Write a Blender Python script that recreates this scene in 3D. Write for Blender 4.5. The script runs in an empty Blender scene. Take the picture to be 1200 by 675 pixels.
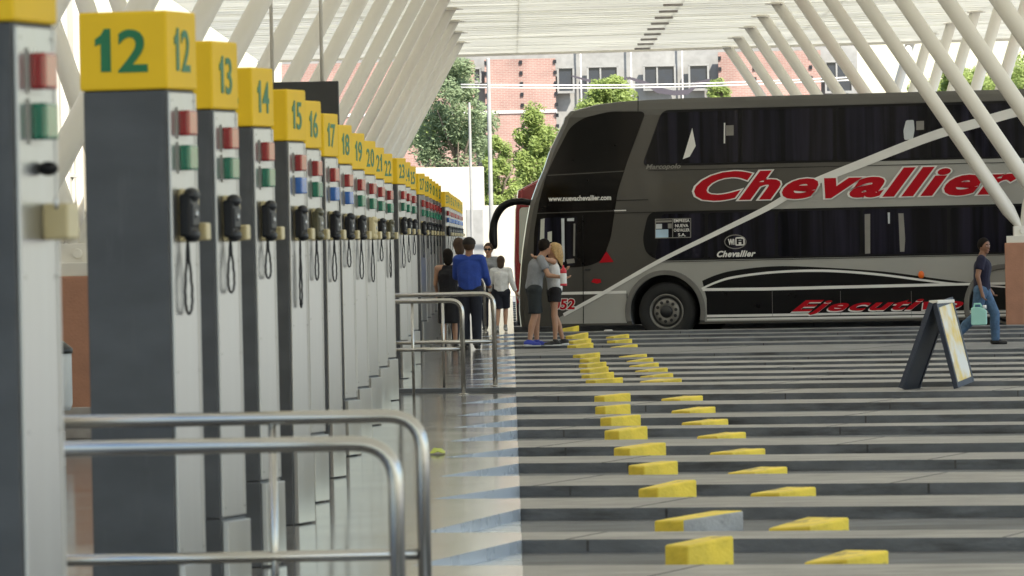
import bpy, bmesh, math, random
from mathutils import Vector, Matrix, Euler
rnd = random.Random(7)
S = bpy.context.scene
C = S.collection
PI = math.pi
# ------------------------------------------------------------------ camera
F = 7150.0                     # focal length in photo pixels (photo is 1200 wide)
CAMZ = 1.7
ROLL = 0.0203
yaw, pit = 0.83/F, -58.54/F
D = Vector((yaw, 1, pit)).normalized()
R0 = D.cross(Vector((0, 0, 1))).normalized()
U0 = R0.cross(D)
Rv = (R0 - U0*ROLL).normalized()
Uv = Rv.cross(D).normalized()
CAM = Vector((0, 0, CAMZ))
def ray(x, y):
    return D + Rv*((x-600)/F) - Uv*((y-337.5)/F)
def W(x, y, Z):
    r = ray(x, y)
    return CAM + r*(Z/r.y)
def WZ(x, y, z):               # the point of a pixel's ray on the level z
    r = ray(x, y)
    return CAM + r*((z-CAMZ)/r.z)
cd = bpy.data.cameras.new('camera'); cam = bpy.data.objects.new('camera', cd); C.objects.link(cam)
m = Matrix((Rv, Uv, -D)).transposed().to_4x4(); m.translation = CAM
cam.matrix_world = m
cd.sensor_width = 36; cd.lens = F/1200*36; cd.clip_start = .5; cd.clip_end = 6000
cd.dof.use_dof = True; cd.dof.focus_distance = 98; cd.dof.aperture_fstop = 12.5
S.camera = cam
ALPHA = math.radians(17); TA = math.tan(ALPHA)

# ------------------------------------------------------------------ materials
def newmat(name):
    mt = bpy.data.materials.new(name); mt.use_nodes = True
    nt = mt.node_tree
    return mt, nt, nt.nodes['Principled BSDF']
def mat(name, col, rough=.6, metal=0., var=.12, scale=3., bump=0., bscale=40., coat=0., spec=.5, stretch=None, var2=0., scale2=25.):
    mt, nt, b = newmat(name)
    N, L = nt.nodes, nt.links
    b.inputs['Roughness'].default_value = rough; b.inputs['Metallic'].default_value = metal
    b.inputs['Coat Weight'].default_value = coat; b.inputs['Coat Roughness'].default_value = .06
    b.inputs['Specular IOR Level'].default_value = spec
    tc = N.new('ShaderNodeTexCoord'); mp = N.new('ShaderNodeMapping')
    L.new(tc.outputs['Object'], mp.inputs[0])
    if stretch: mp.inputs['Scale'].default_value = stretch
    n = N.new('ShaderNodeTexNoise'); n.inputs['Scale'].default_value = scale; n.inputs['Detail'].default_value = 6
    L.new(mp.outputs[0], n.inputs['Vector'])
    mr = N.new('ShaderNodeMapRange'); mr.inputs['From Min'].default_value = .3; mr.inputs['From Max'].default_value = .7
    mr.inputs['To Min'].default_value = 1-var; mr.inputs['To Max'].default_value = 1+var
    L.new(n.outputs[0], mr.inputs[0])
    val = mr.outputs[0]
    if var2:
        n2 = N.new('ShaderNodeTexNoise'); n2.inputs['Scale'].default_value = scale2; n2.inputs['Detail'].default_value = 4
        L.new(mp.outputs[0], n2.inputs['Vector'])
        m2 = N.new('ShaderNodeMapRange'); m2.inputs['From Min'].default_value = .35; m2.inputs['From Max'].default_value = .65
        m2.inputs['To Min'].default_value = 1-var2; m2.inputs['To Max'].default_value = 1+var2
        L.new(n2.outputs[0], m2.inputs[0])
        mu = N.new('ShaderNodeMath'); mu.operation = 'MULTIPLY'
        L.new(val, mu.inputs[0]); L.new(m2.outputs[0], mu.inputs[1]); val = mu.outputs[0]
    vm = N.new('ShaderNodeVectorMath'); vm.operation = 'SCALE'
    vm.inputs[0].default_value = col; L.new(val, vm.inputs['Scale'])
    L.new(vm.outputs[0], b.inputs['Base Color'])
    rr = N.new('ShaderNodeMapRange'); rr.inputs['To Min'].default_value = max(.02, rough-.08); rr.inputs['To Max'].default_value = min(1, rough+.08)
    L.new(n.outputs[0], rr.inputs[0]); L.new(rr.outputs[0], b.inputs['Roughness'])
    if bump:
        nb = N.new('ShaderNodeTexNoise'); nb.inputs['Scale'].default_value = bscale; nb.inputs['Detail'].default_value = 5
        L.new(mp.outputs[0], nb.inputs['Vector'])
        bp = N.new('ShaderNodeBump'); bp.inputs['Strength'].default_value = bump; bp.inputs['Distance'].default_value = .02
        L.new(nb.outputs[0], bp.inputs['Height']); L.new(bp.outputs[0], b.inputs['Normal'])
    return mt
def mat_tile(name, col, grout, size, rough, var=.1):
    mt, nt, b = newmat(name); N, L = nt.nodes, nt.links
    tc = N.new('ShaderNodeTexCoord'); mp = N.new('ShaderNodeMapping'); L.new(tc.outputs['Object'], mp.inputs[0])
    mp.inputs['Rotation'].default_value = (0, 0, ALPHA)
    br = N.new('ShaderNodeTexBrick'); br.offset = 0; br.inputs['Scale'].default_value = 1
    br.inputs['Brick Width'].default_value = size; br.inputs['Row Height'].default_value = size
    br.inputs['Mortar Size'].default_value = .016; b.inputs['Specular IOR Level'].default_value = .42; br.inputs['Mortar Smooth'].default_value = .1
    c2 = tuple(c*(1-var) for c in col)
    br.inputs['Color1'].default_value = (*col, 1); br.inputs['Color2'].default_value = (*c2, 1); br.inputs['Mortar'].default_value = (*grout, 1)
    L.new(mp.outputs[0], br.inputs['Vector'])
    n = N.new('ShaderNodeTexNoise'); n.inputs['Scale'].default_value = .9; n.inputs['Detail'].default_value = 7
    L.new(tc.outputs['Object'], n.inputs['Vector'])
    mr = N.new('ShaderNodeMapRange'); mr.inputs['From Min'].default_value = .3; mr.inputs['From Max'].default_value = .7
    mr.inputs['To Min'].default_value = .8; mr.inputs['To Max'].default_value = 1.1; L.new(n.outputs[0], mr.inputs[0])
    vm = N.new('ShaderNodeVectorMath'); vm.operation = 'SCALE'; L.new(br.outputs['Color'], vm.inputs[0]); L.new(mr.outputs[0], vm.inputs['Scale'])
    L.new(vm.outputs[0], b.inputs['Base Color'])
    rr = N.new('ShaderNodeMapRange'); rr.inputs['To Min'].default_value = rough*.6; rr.inputs['To Max'].default_value = rough*1.5
    L.new(n.outputs[0], rr.inputs[0]); L.new(rr.outputs[0], b.inputs['Roughness'])
    return mt
def mat_brick(name, c1, c2, mortar, w=.25, h=.075, swap=True, rough=.85):
    mt, nt, b = newmat(name); N, L = nt.nodes, nt.links
    tc = N.new('ShaderNodeTexCoord'); sx = N.new('ShaderNodeSeparateXYZ'); cx = N.new('ShaderNodeCombineXYZ')
    L.new(tc.outputs['Object'], sx.inputs[0]); L.new(sx.outputs['X'], cx.inputs['X']); L.new(sx.outputs['Z'], cx.inputs['Y'])
    br = N.new('ShaderNodeTexBrick'); br.inputs['Scale'].default_value = 1
    br.inputs['Brick Width'].default_value = w; br.inputs['Row Height'].default_value = h; br.inputs['Mortar Size'].default_value = .012
    br.inputs['Color1'].default_value = (*c1, 1); br.inputs['Color2'].default_value = (*c2, 1); br.inputs['Mortar'].default_value = (*mortar, 1)
    L.new(cx.outputs[0], br.inputs['Vector'])
    n = N.new('ShaderNodeTexNoise'); n.inputs['Scale'].default_value = .7; n.inputs['Detail'].default_value = 6
    L.new(tc.outputs['Object'], n.inputs['Vector'])
    mr = N.new('ShaderNodeMapRange'); mr.inputs['From Min'].default_value = .3; mr.inputs['From Max'].default_value = .7
    mr.inputs['To Min'].default_value = .75; mr.inputs['To Max'].default_value = 1.2; L.new(n.outputs[0], mr.inputs[0])
    vm = N.new('ShaderNodeVectorMath'); vm.operation = 'SCALE'; L.new(br.outputs['Color'], vm.inputs[0]); L.new(mr.outputs[0], vm.inputs['Scale'])
    L.new(vm.outputs[0], b.inputs['Base Color']); b.inputs['Roughness'].default_value = rough
    return mt
def mat_curtain(name, c1, c2):
    mt, nt, b = newmat(name); N, L = nt.nodes, nt.links
    tc = N.new('ShaderNodeTexCoord'); mp = N.new('ShaderNodeMapping'); mp.inputs['Scale'].default_value = (4.2, 1, .18)
    L.new(tc.outputs['Object'], mp.inputs[0])
    n = N.new('ShaderNodeTexNoise'); n.inputs['Scale'].default_value = 1.3; n.inputs['Detail'].default_value = 3; n.inputs['Distortion'].default_value = .6
    L.new(mp.outputs[0], n.inputs['Vector'])
    cr = N.new('ShaderNodeValToRGB'); cr.color_ramp.elements[0].position = .4; cr.color_ramp.elements[1].position = .72
    cr.color_ramp.elements[0].color = (*c1, 1); cr.color_ramp.elements[1].color = (*c2, 1)
    L.new(n.outputs[0], cr.inputs[0]); L.new(cr.outputs[0], b.inputs['Base Color'])
    b.inputs['Roughness'].default_value = .09; b.inputs['Specular IOR Level'].default_value = .16
    return mt
def mat_leaf(name, c1, c2):
    mt, nt, b = newmat(name); N, L = nt.nodes, nt.links
    tc = N.new('ShaderNodeTexCoord')
    n = N.new('ShaderNodeTexNoise'); n.inputs['Scale'].default_value = 1.6; n.inputs['Detail'].default_value = 8; n.inputs['Roughness'].default_value = .7
    L.new(tc.outputs['Object'], n.inputs['Vector'])
    cr = N.new('ShaderNodeValToRGB'); cr.color_ramp.elements[0].position = .35; cr.color_ramp.elements[1].position = .65
    cr.color_ramp.elements[0].color = (*c1, 1); cr.color_ramp.elements[1].color = (*c2, 1)
    L.new(n.outputs[0], cr.inputs[0]); L.new(cr.outputs[0], b.inputs['Base Color'])
    b.inputs['Roughness'].default_value = .6
    tr = N.new('ShaderNodeBsdfTranslucent'); L.new(cr.outputs[0], tr.inputs['Color'])
    mx = N.new('ShaderNodeMixShader'); mx.inputs[0].default_value = .45
    L.new(b.outputs[0], mx.inputs[1]); L.new(tr.outputs[0], mx.inputs[2]); L.new(mx.outputs[0], N['Material Output'].inputs['Surface'])
    return mt
M = {}
M['asphalt'] = mat('asphalt', (.06, .061, .063), .75, var=.3, scale=.4, bump=.5, bscale=60, var2=.25, scale2=5)
M['ground'] = mat('ground', (.15, .145, .14), .85, var=.2, scale=.05)
M['bay'] = mat('bay_concrete', (.105, .107, .112), .6, var=.25, scale=.7, bump=.3, var2=.3, scale2=4, stretch=(.5, 1, 1))
M['finger'] = mat('kerb_concrete', (.31, .29, .265), .55, var=.14, scale=1.2, bump=.2, var2=.12, scale2=9)
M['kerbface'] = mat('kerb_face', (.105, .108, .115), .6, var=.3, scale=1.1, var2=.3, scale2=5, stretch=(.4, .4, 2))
M['floor'] = mat_tile('platform_tile', (.20, .192, .182), (.07, .07, .07), .45, .11, .22)
M['nose'] = mat('bay_nose_tile', (.40, .45, .52), .28, var=.08)  # sky reflection on the tiles and kerb sides put into this pale blue
def mat_stained(name, base, dark, rough, sc, bump=.3):
    mt = mat(name, base, rough, var=.18, scale=.7, bump=bump, var2=.2, scale2=5, stretch=(.5, 1, 1))
    nt = mt.node_tree; N, L = nt.nodes, nt.links; b = N['Principled BSDF']
    src = b.inputs['Base Color'].links[0].from_socket
    tc = N.new('ShaderNodeTexCoord'); mp = N.new('ShaderNodeMapping'); mp.inputs['Scale'].default_value = sc; L.new(tc.outputs['Object'], mp.inputs[0])
    n = N.new('ShaderNodeTexNoise'); n.inputs['Scale'].default_value = 1.; n.inputs['Detail'].default_value = 8; n.inputs['Roughness'].default_value = .65; L.new(mp.outputs[0], n.inputs['Vector'])
    cr = N.new('ShaderNodeValToRGB'); cr.color_ramp.elements[0].position = .5; cr.color_ramp.elements[1].position = .68; L.new(n.outputs[0], cr.inputs[0])
    mx = N.new('ShaderNodeMix'); mx.data_type = 'RGBA'; L.new(cr.outputs[0], mx.inputs['Factor']); L.new(src, mx.inputs['A']); mx.inputs['B'].default_value = (*dark, 1)
    L.new(mx.outputs['Result'], b.inputs['Base Color'])
    return mt
M['forecourt'] = mat_stained('forecourt_concrete', (.42, .41, .39), (.28, .27, .26), .7, (.3, .3, 1))  # pale concrete of the added slabs that bounce sunlight
M['bay'] = mat_stained('bay_concrete', (.105, .112, .124), (.04, .04, .042), .6, (.55, 1.6, 1.6))
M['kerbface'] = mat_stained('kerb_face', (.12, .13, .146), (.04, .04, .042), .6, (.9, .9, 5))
M['finger'] = mat_stained('kerb_concrete', (.29, .278, .262), (.20, .19, .18), .55, (1.2, 5, 1))
M['finger_far'] = mat_stained('worn_kerb_concrete', (.16, .16, .16), (.09, .09, .09), .55, (.6, 1.5, 1))  # darker tone of the kerb concrete for the far strips
M['stopyellow'] = mat_stained('stop_yellow_paint', (.82, .62, .06), (.28, .22, .09), .55, (5, 5, 9))
M['stopyellow'].node_tree.nodes['Color Ramp'].color_ramp.elements[0].position = .56
M['stopbare'] = mat_stained('stop_bare_concrete', (.36, .37, .385), (.24, .245, .25), .8, (9, 9, 9))
M['yellow'] = mat('yellow_paint', (.78, .50, .006), .65, var=.06, scale=2, coat=.0, bump=.05)
M['pillar'] = mat_stained('pillar_grey_paint', (.055, .059, .066), (.075, .078, .083), .42, (14, 14, 2.2), 0.)
M['pillar'].node_tree.nodes['Color Ramp'].color_ramp.elements[0].position = .58; M['pillar'].node_tree.nodes['Color Ramp'].color_ramp.elements[1].position = .8
M['alu'] = mat('brushed_aluminium', (.41, .412, .412), .3, metal=.92, var=.06, scale=1.5, stretch=(8, 8, .4))
M['steel'] = mat('stainless_steel', (.46, .45, .43), .24, metal=1, var=.06, scale=4)
M['red_lens'] = mat('red_lens', (.30, .008, .015), .15, var=.05, coat=.5)
M['green_lens'] = mat('green_lens', (.0, .16, .10), .15, var=.05, coat=.5)
M['blue_lens'] = mat('blue_lens', (.02, .13, .48), .15, var=.05, coat=.5)
M['phone'] = mat('black_phone_plastic', (.006, .0065, .009), .42, var=.05, spec=.3)
M['phone_olive'] = mat('olive_phone_plastic', (.055, .05, .02), .35, var=.05)
M['phone_cream'] = mat('cream_phone_plastic', (.55, .47, .27), .4, var=.05)
M['green_text'] = mat('green_lettering', (.0, .15, .05), .5, var=.03)
M['white'] = mat('white_steel_paint', (.70, .67, .60), .42, var=.05, scale=.8)
M['soffit'] = mat('soffit_panel', (.84, .83, .73), .33, var=.07, scale=.35, stretch=(.3, 2.2, 1), var2=.05, scale2=2)
def mat_soffit():
    mt = mat('soffit_sheet', (.86, .855, .79), .3, var=.1, scale=.35, stretch=(.25, 2.4, 1), var2=.08, scale2=2)
    nt = mt.node_tree; N, L = nt.nodes, nt.links; b = N['Principled BSDF']
    tr = N.new('ShaderNodeBsdfTranslucent'); tr.inputs['Color'].default_value = (.94, .925, .85, 1)
    tc = N.new('ShaderNodeTexCoord'); mp = N.new('ShaderNodeMapping'); mp.inputs['Scale'].default_value = (.35, 1.1, 1); mp.inputs['Rotation'].default_value = (0, 0, ALPHA)
    n = N.new('ShaderNodeTexNoise'); n.inputs['Scale'].default_value = .8; n.inputs['Detail'].default_value = 5
    L.new(tc.outputs['Object'], mp.inputs[0]); L.new(mp.outputs[0], n.inputs['Vector'])
    mr = N.new('ShaderNodeMapRange'); mr.inputs['From Min'].default_value = .32; mr.inputs['From Max'].default_value = .68; mr.inputs['To Min'].default_value = .3; mr.inputs['To Max'].default_value = .46
    L.new(n.outputs[0], mr.inputs[0])
    mx = N.new('ShaderNodeMixShader'); L.new(mr.outputs[0], mx.inputs[0]); L.new(b.outputs[0], mx.inputs[1]); L.new(tr.outputs[0], mx.inputs[2])
    L.new(mx.outputs[0], N['Material Output'].inputs['Surface'])
    return mt
M['soffit'] = mat_soffit()
M['rooftop'] = mat('roof_sheet', (.5, .5, .5), .6)
M['terracotta'] = mat('terracotta_render', (.38, .19, .12), .8, var=.12, scale=4, bump=.2)
M['plinth'] = mat('grey_plinth', (.30, .28, .26), .7, var=.2, scale=5)
M['black'] = mat('black_trim', (.012, .012, .013), .4, var=.05)
M['screen'] = mat('dark_display', (.018, .02, .022), .35, var=.05)
M['cream'] = mat('cream_render', (.50, .45, .36), .8, var=.07, scale=.5)
M['concrete'] = mat('pale_concrete', (.27, .262, .24), .8, var=.12, scale=.6, var2=.08, scale2=4)
M['winglass'] = mat('dark_window_glass', (.03, .035, .045), .12, var=.1)
M['greenglass'] = mat('green_window_glass', (.06, .085, .08), .12, var=.1)
M['brick'] = mat_brick('red_brick', (.34, .19, .15), (.30, .16, .125), (.37, .28, .235))
M['brickband'] = mat('band_render', (.6, .56, .53), .8)
M['cloth_dark'] = mat('dark_shade_cloth', (.07, .06, .07), .9)
M['leaf_a'] = mat_leaf('leaf_dark', (.15, .20, .10), (.34, .41, .22))
M['leaf_b'] = mat_leaf('leaf_bright', (.16, .22, .05), (.36, .43, .12))
M['bark'] = mat('bark', (.13, .10, .07), .9, var=.3, scale=8)
# bus
M['bus_dark'] = mat('bus_dark_grey_paint', (.050, .046, .039), .33, metal=.0, var=.06, scale=1, coat=.4)
M['bus_mid'] = mat('bus_silver_paint', (.33, .325, .30), .36, metal=.0, var=.05, scale=.8, coat=.4)
M['bus_black'] = mat('bus_black_paint', (.005, .005, .006), .3, var=.1, spec=.2)
M['bus_glass'] = mat('bus_black_glass', (.006, .005, .005), .08, var=.1, spec=.18)
M['bus_curtain'] = mat_curtain('bus_curtained_glass', (.006, .006, .008), (.024, .022, .038))
M['bus_white'] = mat('bus_white_vinyl', (.72, .71, .68), .4, var=.04)
M['bus_red'] = mat('bus_red_vinyl', (.40, .004, .012), .5, var=.04, spec=.15)
M['bus2_red'] = mat('red_bus_paint', (.24, .008, .012), .25, var=.05, coat=.5)
M['pale_glass'] = mat('pale_bus_glass', (.55, .56, .5), .12, var=.05)  # bright background seen through clear glass, put into an opaque pale colour
M['rubber'] = mat('rubber', (.014, .014, .014), .8, var=.2, scale=12)
M['rim'] = mat('steel_rim', (.24, .23, .21), .45, metal=.6, var=.2, scale=10)
M['orange'] = mat('orange_lens', (.7, .13, .01), .3)
M['arch'] = mat('arch_trim', (.16, .155, .145), .4, metal=.3, var=.1)
M['lightblue'] = mat('pale_blue_print', (.4, .55, .68), .5)
M['greytext'] = mat('grey_lettering', (.22, .21, .19), .5)
M['cloth_curtain'] = mat('pale_curtain_cloth', (.55, .58, .6), .9)
# people
M['skin'] = mat('skin', (.42, .235, .15), .55, var=.06, scale=12)
M['skin_tan'] = mat('skin_tan', (.25, .125, .075), .55, var=.06, scale=12)
M['hair_dark'] = mat('dark_hair', (.012, .009, .007), .85, var=.3, scale=40, spec=.15)
M['hair_brown'] = mat('brown_hair', (.05, .028, .016), .85, var=.3, scale=40)
M['hair_blonde'] = mat('blonde_hair', (.42, .27, .11), .5, var=.3, scale=40)
def cloth(n, c, var=.12): return mat(n, c, .9, var=var, scale=14, bump=.5, bscale=14)
M['t_grey'] = cloth('grey_tshirt', (.24, .25, .27))
M['t_white'] = cloth('white_top', (.66, .66, .66))
M['t_blue'] = cloth('royal_blue_shirt', (.02, .055, .29))
M['t_navy'] = cloth('navy_polo', (.010, .009, .028))
M['c_black'] = cloth('black_cloth', (.013, .012, .014))
M['c_navy'] = cloth('navy_cloth', (.012, .014, .024))
M['c_shorts'] = cloth('charcoal_shorts', (.022, .027, .03))
M['jean'] = cloth('blue_jeans', (.07, .13, .22), .25)
M['shoe_blue'] = mat('blue_shoe', (.03, .05, .35), .6)
M['shoe_black'] = mat('black_shoe', (.014, .013, .013), .6)
M['shoe_grey'] = mat('grey_shoe', (.25, .24, .23), .7)
M['sole'] = mat('shoe_sole', (.6, .6, .6), .7)
M['cap'] = cloth('dark_cap', (.02, .016, .014))
M['lens'] = mat('sunglass_lens', (.01, .01, .01), .1)
M['mint'] = mat('mint_plastic', (.33, .62, .55), .4, var=.06)
M['bottle_white'] = mat('white_plastic', (.75, .75, .75), .35)
M['bottle_red'] = mat('red_plastic', (.55, .02, .04), .35)
M['sign_blue'] = mat('dark_blue_board', (.028, .035, .055), .55, var=.15)
M['litter'] = mat('lime_wrapper', (.42, .5, .03), .5)
def mat_sign():
    mt = mat('sign_face', (.78, .76, .66), .6, var=.05)
    nt = mt.node_tree; N, L = nt.nodes, nt.links; b = N['Principled BSDF']
    tc = N.new('ShaderNodeTexCoord'); n = N.new('ShaderNodeTexNoise'); n.inputs['Scale'].default_value = 3.2; n.inputs['Detail'].default_value = 8
    L.new(tc.outputs['Object'], n.inputs['Vector'])
    cr = N.new('ShaderNodeValToRGB'); e = cr.color_ramp.elements
    e[0].position = .42; e[0].color = (.75, .55, .14, 1); e[1].position = .58; e[1].color = (.74, .73, .68, 1)
    L.new(n.outputs[0], cr.inputs[0]); L.new(cr.outputs[0], b.inputs['Base Color'])
    return mt
M['sign_face'] = mat_sign()

# ------------------------------------------------------------------ mesh helpers
class MB:
    def __init__(s): s.bm = bmesh.new()
    def box(s, c, d, rz=0., mi=0, rot=None):
        ret = bmesh.ops.create_cube(s.bm, size=1)['verts']
        mt = Matrix.Translation(Vector(c)) @ (rot.to_4x4() if rot else Matrix.Rotation(rz, 4, 'Z')) @ Matrix.Diagonal((*d, 1))
        bmesh.ops.transform(s.bm, matrix=mt, verts=ret)
        fs = {f for v in ret for f in v.link_faces}
        for f in fs: f.material_index = mi
        return s
    def prism(s, pts, z0, z1, mi=0, mside=None):          # pts in plan (x, y), any winding
        a = sum(pts[i][0]*pts[(i+1) % len(pts)][1]-pts[(i+1) % len(pts)][0]*pts[i][1] for i in range(len(pts)))
        if a < 0: pts = pts[::-1]
        b = [s.bm.verts.new((p[0], p[1], z0)) for p in pts]; t = [s.bm.verts.new((p[0], p[1], z1)) for p in pts]
        f = s.bm.faces.new(t); f.material_index = mi
        f = s.bm.faces.new(b[::-1]); f.material_index = mi if mside is None else mside
        for i in range(len(pts)):
            j = (i+1) % len(pts); f = s.bm.faces.new((b[i], b[j], t[j], t[i])); f.material_index = mi if mside is None else mside
        return s
    def slab(s, pts, y0, y1, mi=0):                       # pts in elevation (x, z); thickness along y (y1 < y0 is the outer face)
        a = [s.bm.verts.new((p[0], y0, p[1])) for p in pts]; b = [s.bm.verts.new((p[0], y1, p[1])) for p in pts]
        fs = [s.bm.faces.new(b), s.bm.faces.new(a[::-1])]
        for i in range(len(pts)):
            j = (i+1) % len(pts); fs.append(s.bm.faces.new((a[i], a[j], b[j], b[i])))
        for f in fs: f.material_index = mi
        return s
    def ribbon(s, pts, y0, y1, mi=0):                     # pts: (x, z, width) in elevation
        n = len(pts); up = []; dn = []
        for i, (x, z, w) in enumerate(pts):
            a = pts[max(0, i-1)]; b = pts[min(n-1, i+1)]
            d = Vector((b[0]-a[0], b[1]-a[1])).normalized(); nx, nz = -d.y, d.x
            up.append((x+nx*w/2, z+nz*w/2)); dn.append((x-nx*w/2, z-nz*w/2))
        return s.slab(up+dn[::-1], y0, y1, mi)
    def tube(s, pts, r, n=12, mi=0, caps=True):           # r: one radius or one per point
        pts = [Vector(p) for p in pts]; k = len(pts)
        rs = r if isinstance(r, (list, tuple)) else [r]*k
        rings = []; ref = None
        for i in range(k):
            d = (pts[min(k-1, i+1)]-pts[max(0, i-1)]).normalized()
            if ref is None:
                ref = Vector((0, 0, 1)) if abs(d.z) < .9 else Vector((1, 0, 0))
            x = (ref-d*ref.dot(d)).normalized(); y = d.cross(x); ref = x
            rings.append([s.bm.verts.new(pts[i]+(x*math.cos(2*PI*j/n)+y*math.sin(2*PI*j/n))*rs[i]) for j in range(n)])
        for i in range(k-1):
            for j in range(n):
                f = s.bm.faces.new((rings[i][j], rings[i][(j+1) % n], rings[i+1][(j+1) % n], rings[i+1][j])); f.material_index = mi; f.smooth = True
        if caps:
            for rg in (rings[0][::-1], rings[-1]):
                f = s.bm.faces.new(rg); f.material_index = mi
        return s
    def lathe(s, prof, axis=Vector((0, 0, 1)), at=Vector((0, 0, 0)), n=32, mi=0):     # prof: (radius, height)
        ax = axis.normalized(); x = ax.orthogonal().normalized(); y = ax.cross(x); rings = []
        for r, h in prof:
            rings.append([s.bm.verts.new(at+ax*h+(x*math.cos(2*PI*j/n)+y*math.sin(2*PI*j/n))*max(r, 1e-4)) for j in range(n)])
        for i in range(len(prof)-1):
            for j in range(n):
                f = s.bm.faces.new((rings[i][j], rings[i][(j+1) % n], rings[i+1][(j+1) % n], rings[i+1][j])); f.material_index = mi; f.smooth = True
        s.bm.faces.new(rings[0][::-1]).material_index = mi; s.bm.faces.new(rings[-1]).material_index = mi
        return s
    def ball(s, c, r, n=12, rot=None, mi=0):
        r = r if isinstance(r, (tuple, list)) else (r, r, r)
        v = bmesh.ops.create_uvsphere(s.bm, u_segments=n*2, v_segments=n, radius=1)['verts']
        mt = Matrix.Translation(Vector(c)) @ (rot.to_4x4() if rot else Matrix.Identity(4)) @ Matrix.Diagonal((*r, 1))
        bmesh.ops.transform(s.bm, matrix=mt, verts=v)
        for q in v:
            for f in q.link_faces: f.smooth = True; f.material_index = mi
        return s
    def cap(s, p0, r0, p1, r1, flat=0.):                  # tapered limb with round ends
        p0, p1 = Vector(p0), Vector(p1); d = (p1-p0); L = d.length; d = d/L if L > 1e-6 else Vector((0, 0, 1))
        st = []
        for k in range(0, 5):
            a = PI/2*k/4; st.append((p0-d*(r0*math.cos(a)), max(r0*math.sin(a), .001)))
        for k in range(0, 5):
            a = PI/2*k/4; st.append((p1+d*(r1*math.sin(a)), max(r1*math.cos(a), .001)))
        return s.tube([q[0] for q in st], [q[1] for q in st], n=12)
    def build(s, name, mats, parent=None, bevel=0., seg=2, smooth=False):
        bmesh.ops.recalc_face_normals(s.bm, faces=s.bm.faces)
        me = bpy.data.meshes.new(name); s.bm.to_mesh(me); s.bm.free()
        for q in (mats if isinstance(mats, (list, tuple)) else [mats]): me.materials.append(q)
        if smooth:
            for p in me.polygons: p.use_smooth = True
        o = bpy.data.objects.new(name, me); C.objects.link(o)
        if parent: o.parent = parent
        if bevel:
            b = o.modifiers.new('bevel', 'BEVEL'); b.width = bevel; b.segments = seg; b.limit_method = 'ANGLE'; b.angle_limit = math.radians(40)
        return o
def thing(name, label, cat, loc=(0, 0, 0), rz=0., group=None):
    o = bpy.data.objects.new(name, None); C.objects.link(o); o.location = loc; o.rotation_euler = (0, 0, rz)
    o.empty_display_size = .2
    return tag(o, label, cat, group)
def tag(o, label, cat, group=None):
    o['label'] = label; o['category'] = cat
    if group: o['group'] = group
    return o
def struct(o): o['kind'] = 'structure'; return o
def children(o): return [c for c in bpy.data.objects if c.parent is o]
def copy_tree(o, kids, parent=None):
    c = o.copy(); C.objects.link(c)
    if parent: c.parent = parent
    for k in kids.get(o.name, []): copy_tree(k, kids, c)
    return c
def kidmap():
    k = {}
    for o in bpy.data.objects:
        if o.parent: k.setdefault(o.parent.name, []).append(o)
    return k
ORD = ['first', 'second', 'third', 'fourth', 'fifth', 'sixth', 'seventh', 'eighth', 'ninth', 'tenth', 'eleventh', 'twelfth', 'thirteenth', 'fourteenth', 'fifteenth', 'sixteenth', 'seventeenth', 'eighteenth', 'nineteenth', 'twentieth', 'twenty-first']
DG = bpy.context.evaluated_depsgraph_get
def text_mesh(body, size, extr=.002, offset=0., shear=0., xscale=1., align='LEFT', spacing=1.):
    cu = bpy.data.curves.new('lettering', 'FONT'); cu.body = body; cu.size = size; cu.extrude = extr; cu.offset = offset
    cu.shear = shear; cu.align_x = align; cu.space_character = spacing; cu.resolution_u = 4
    o = bpy.data.objects.new('lettering', cu); C.objects.link(o)
    bpy.context.view_layer.update()
    me = bpy.data.meshes.new_from_object(o.evaluated_get(DG()))
    bpy.data.objects.remove(o); bpy.data.curves.remove(cu)
    for v in me.vertices: v.co.x *= xscale
    return me
def text_on(parent, me, mt, origin, xdir, zdir, name='lettering', fit=None):
    """lay a text mesh (its x along xdir, y along zdir); fit=(width, height) stretches it to that box"""
    if fit and len(me.vertices):
        xs = [v.co.x for v in me.vertices]; ys = [v.co.y for v in me.vertices]
        sx = fit[0]/(max(xs)-min(xs)); sy = fit[1]/(max(ys)-min(ys)); x0, y0 = min(xs), min(ys)
        for v in me.vertices: v.co.x = (v.co.x-x0)*sx; v.co.y = (v.co.y-y0)*sy
    xd, zd = Vector(xdir), Vector(zdir); n = xd.cross(zd)
    mm = Matrix((xd, zd, n)).transposed().to_4x4(); mm.translation = Vector(origin)
    me.transform(mm); me.materials.clear(); me.materials.append(mt)
    o = bpy.data.objects.new(name, me); C.objects.link(o); o.parent = parent
    return o

# ------------------------------------------------------------------ setting: ground, platform, bays
b = MB(); b.prism([(-1500, -100), (1500, -100), (1500, 3000), (-1500, 3000)], -.5, -.215); struct(b.build('ground', M['ground']))
b = MB(); b.prism([(0.03, 60), (17, 50), (17, 165), (0.03, 172)], -.4, -.2); struct(b.build('bay_road', M['asphalt']))
STEPZ = 67.2
b = MB(); b.prism([(40.01, -60), (120, -60), (120, 175), (40.01, 175)], -.45, -.195); struct(b.build('forecourt', M['forecourt']))  # two slabs added out of view to bounce sunlight in from the right
b = MB(); b.prism([(17.02, -60), (40, -60), (40, 165), (17.02, 172)], -.45, -.19); struct(b.build('forecourt', M['forecourt']))
def ln(Z0, X, X0=.35): return Z0-TA*(X-X0)       # every kerb line runs along the bay axis
b = MB(); b.prism([(.03, -10), (17, -10), (17, ln(STEPZ, 17)), (.03, ln(STEPZ, .03))], -.45, -.075); struct(b.build('bay_floor', M['bay']))
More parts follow.
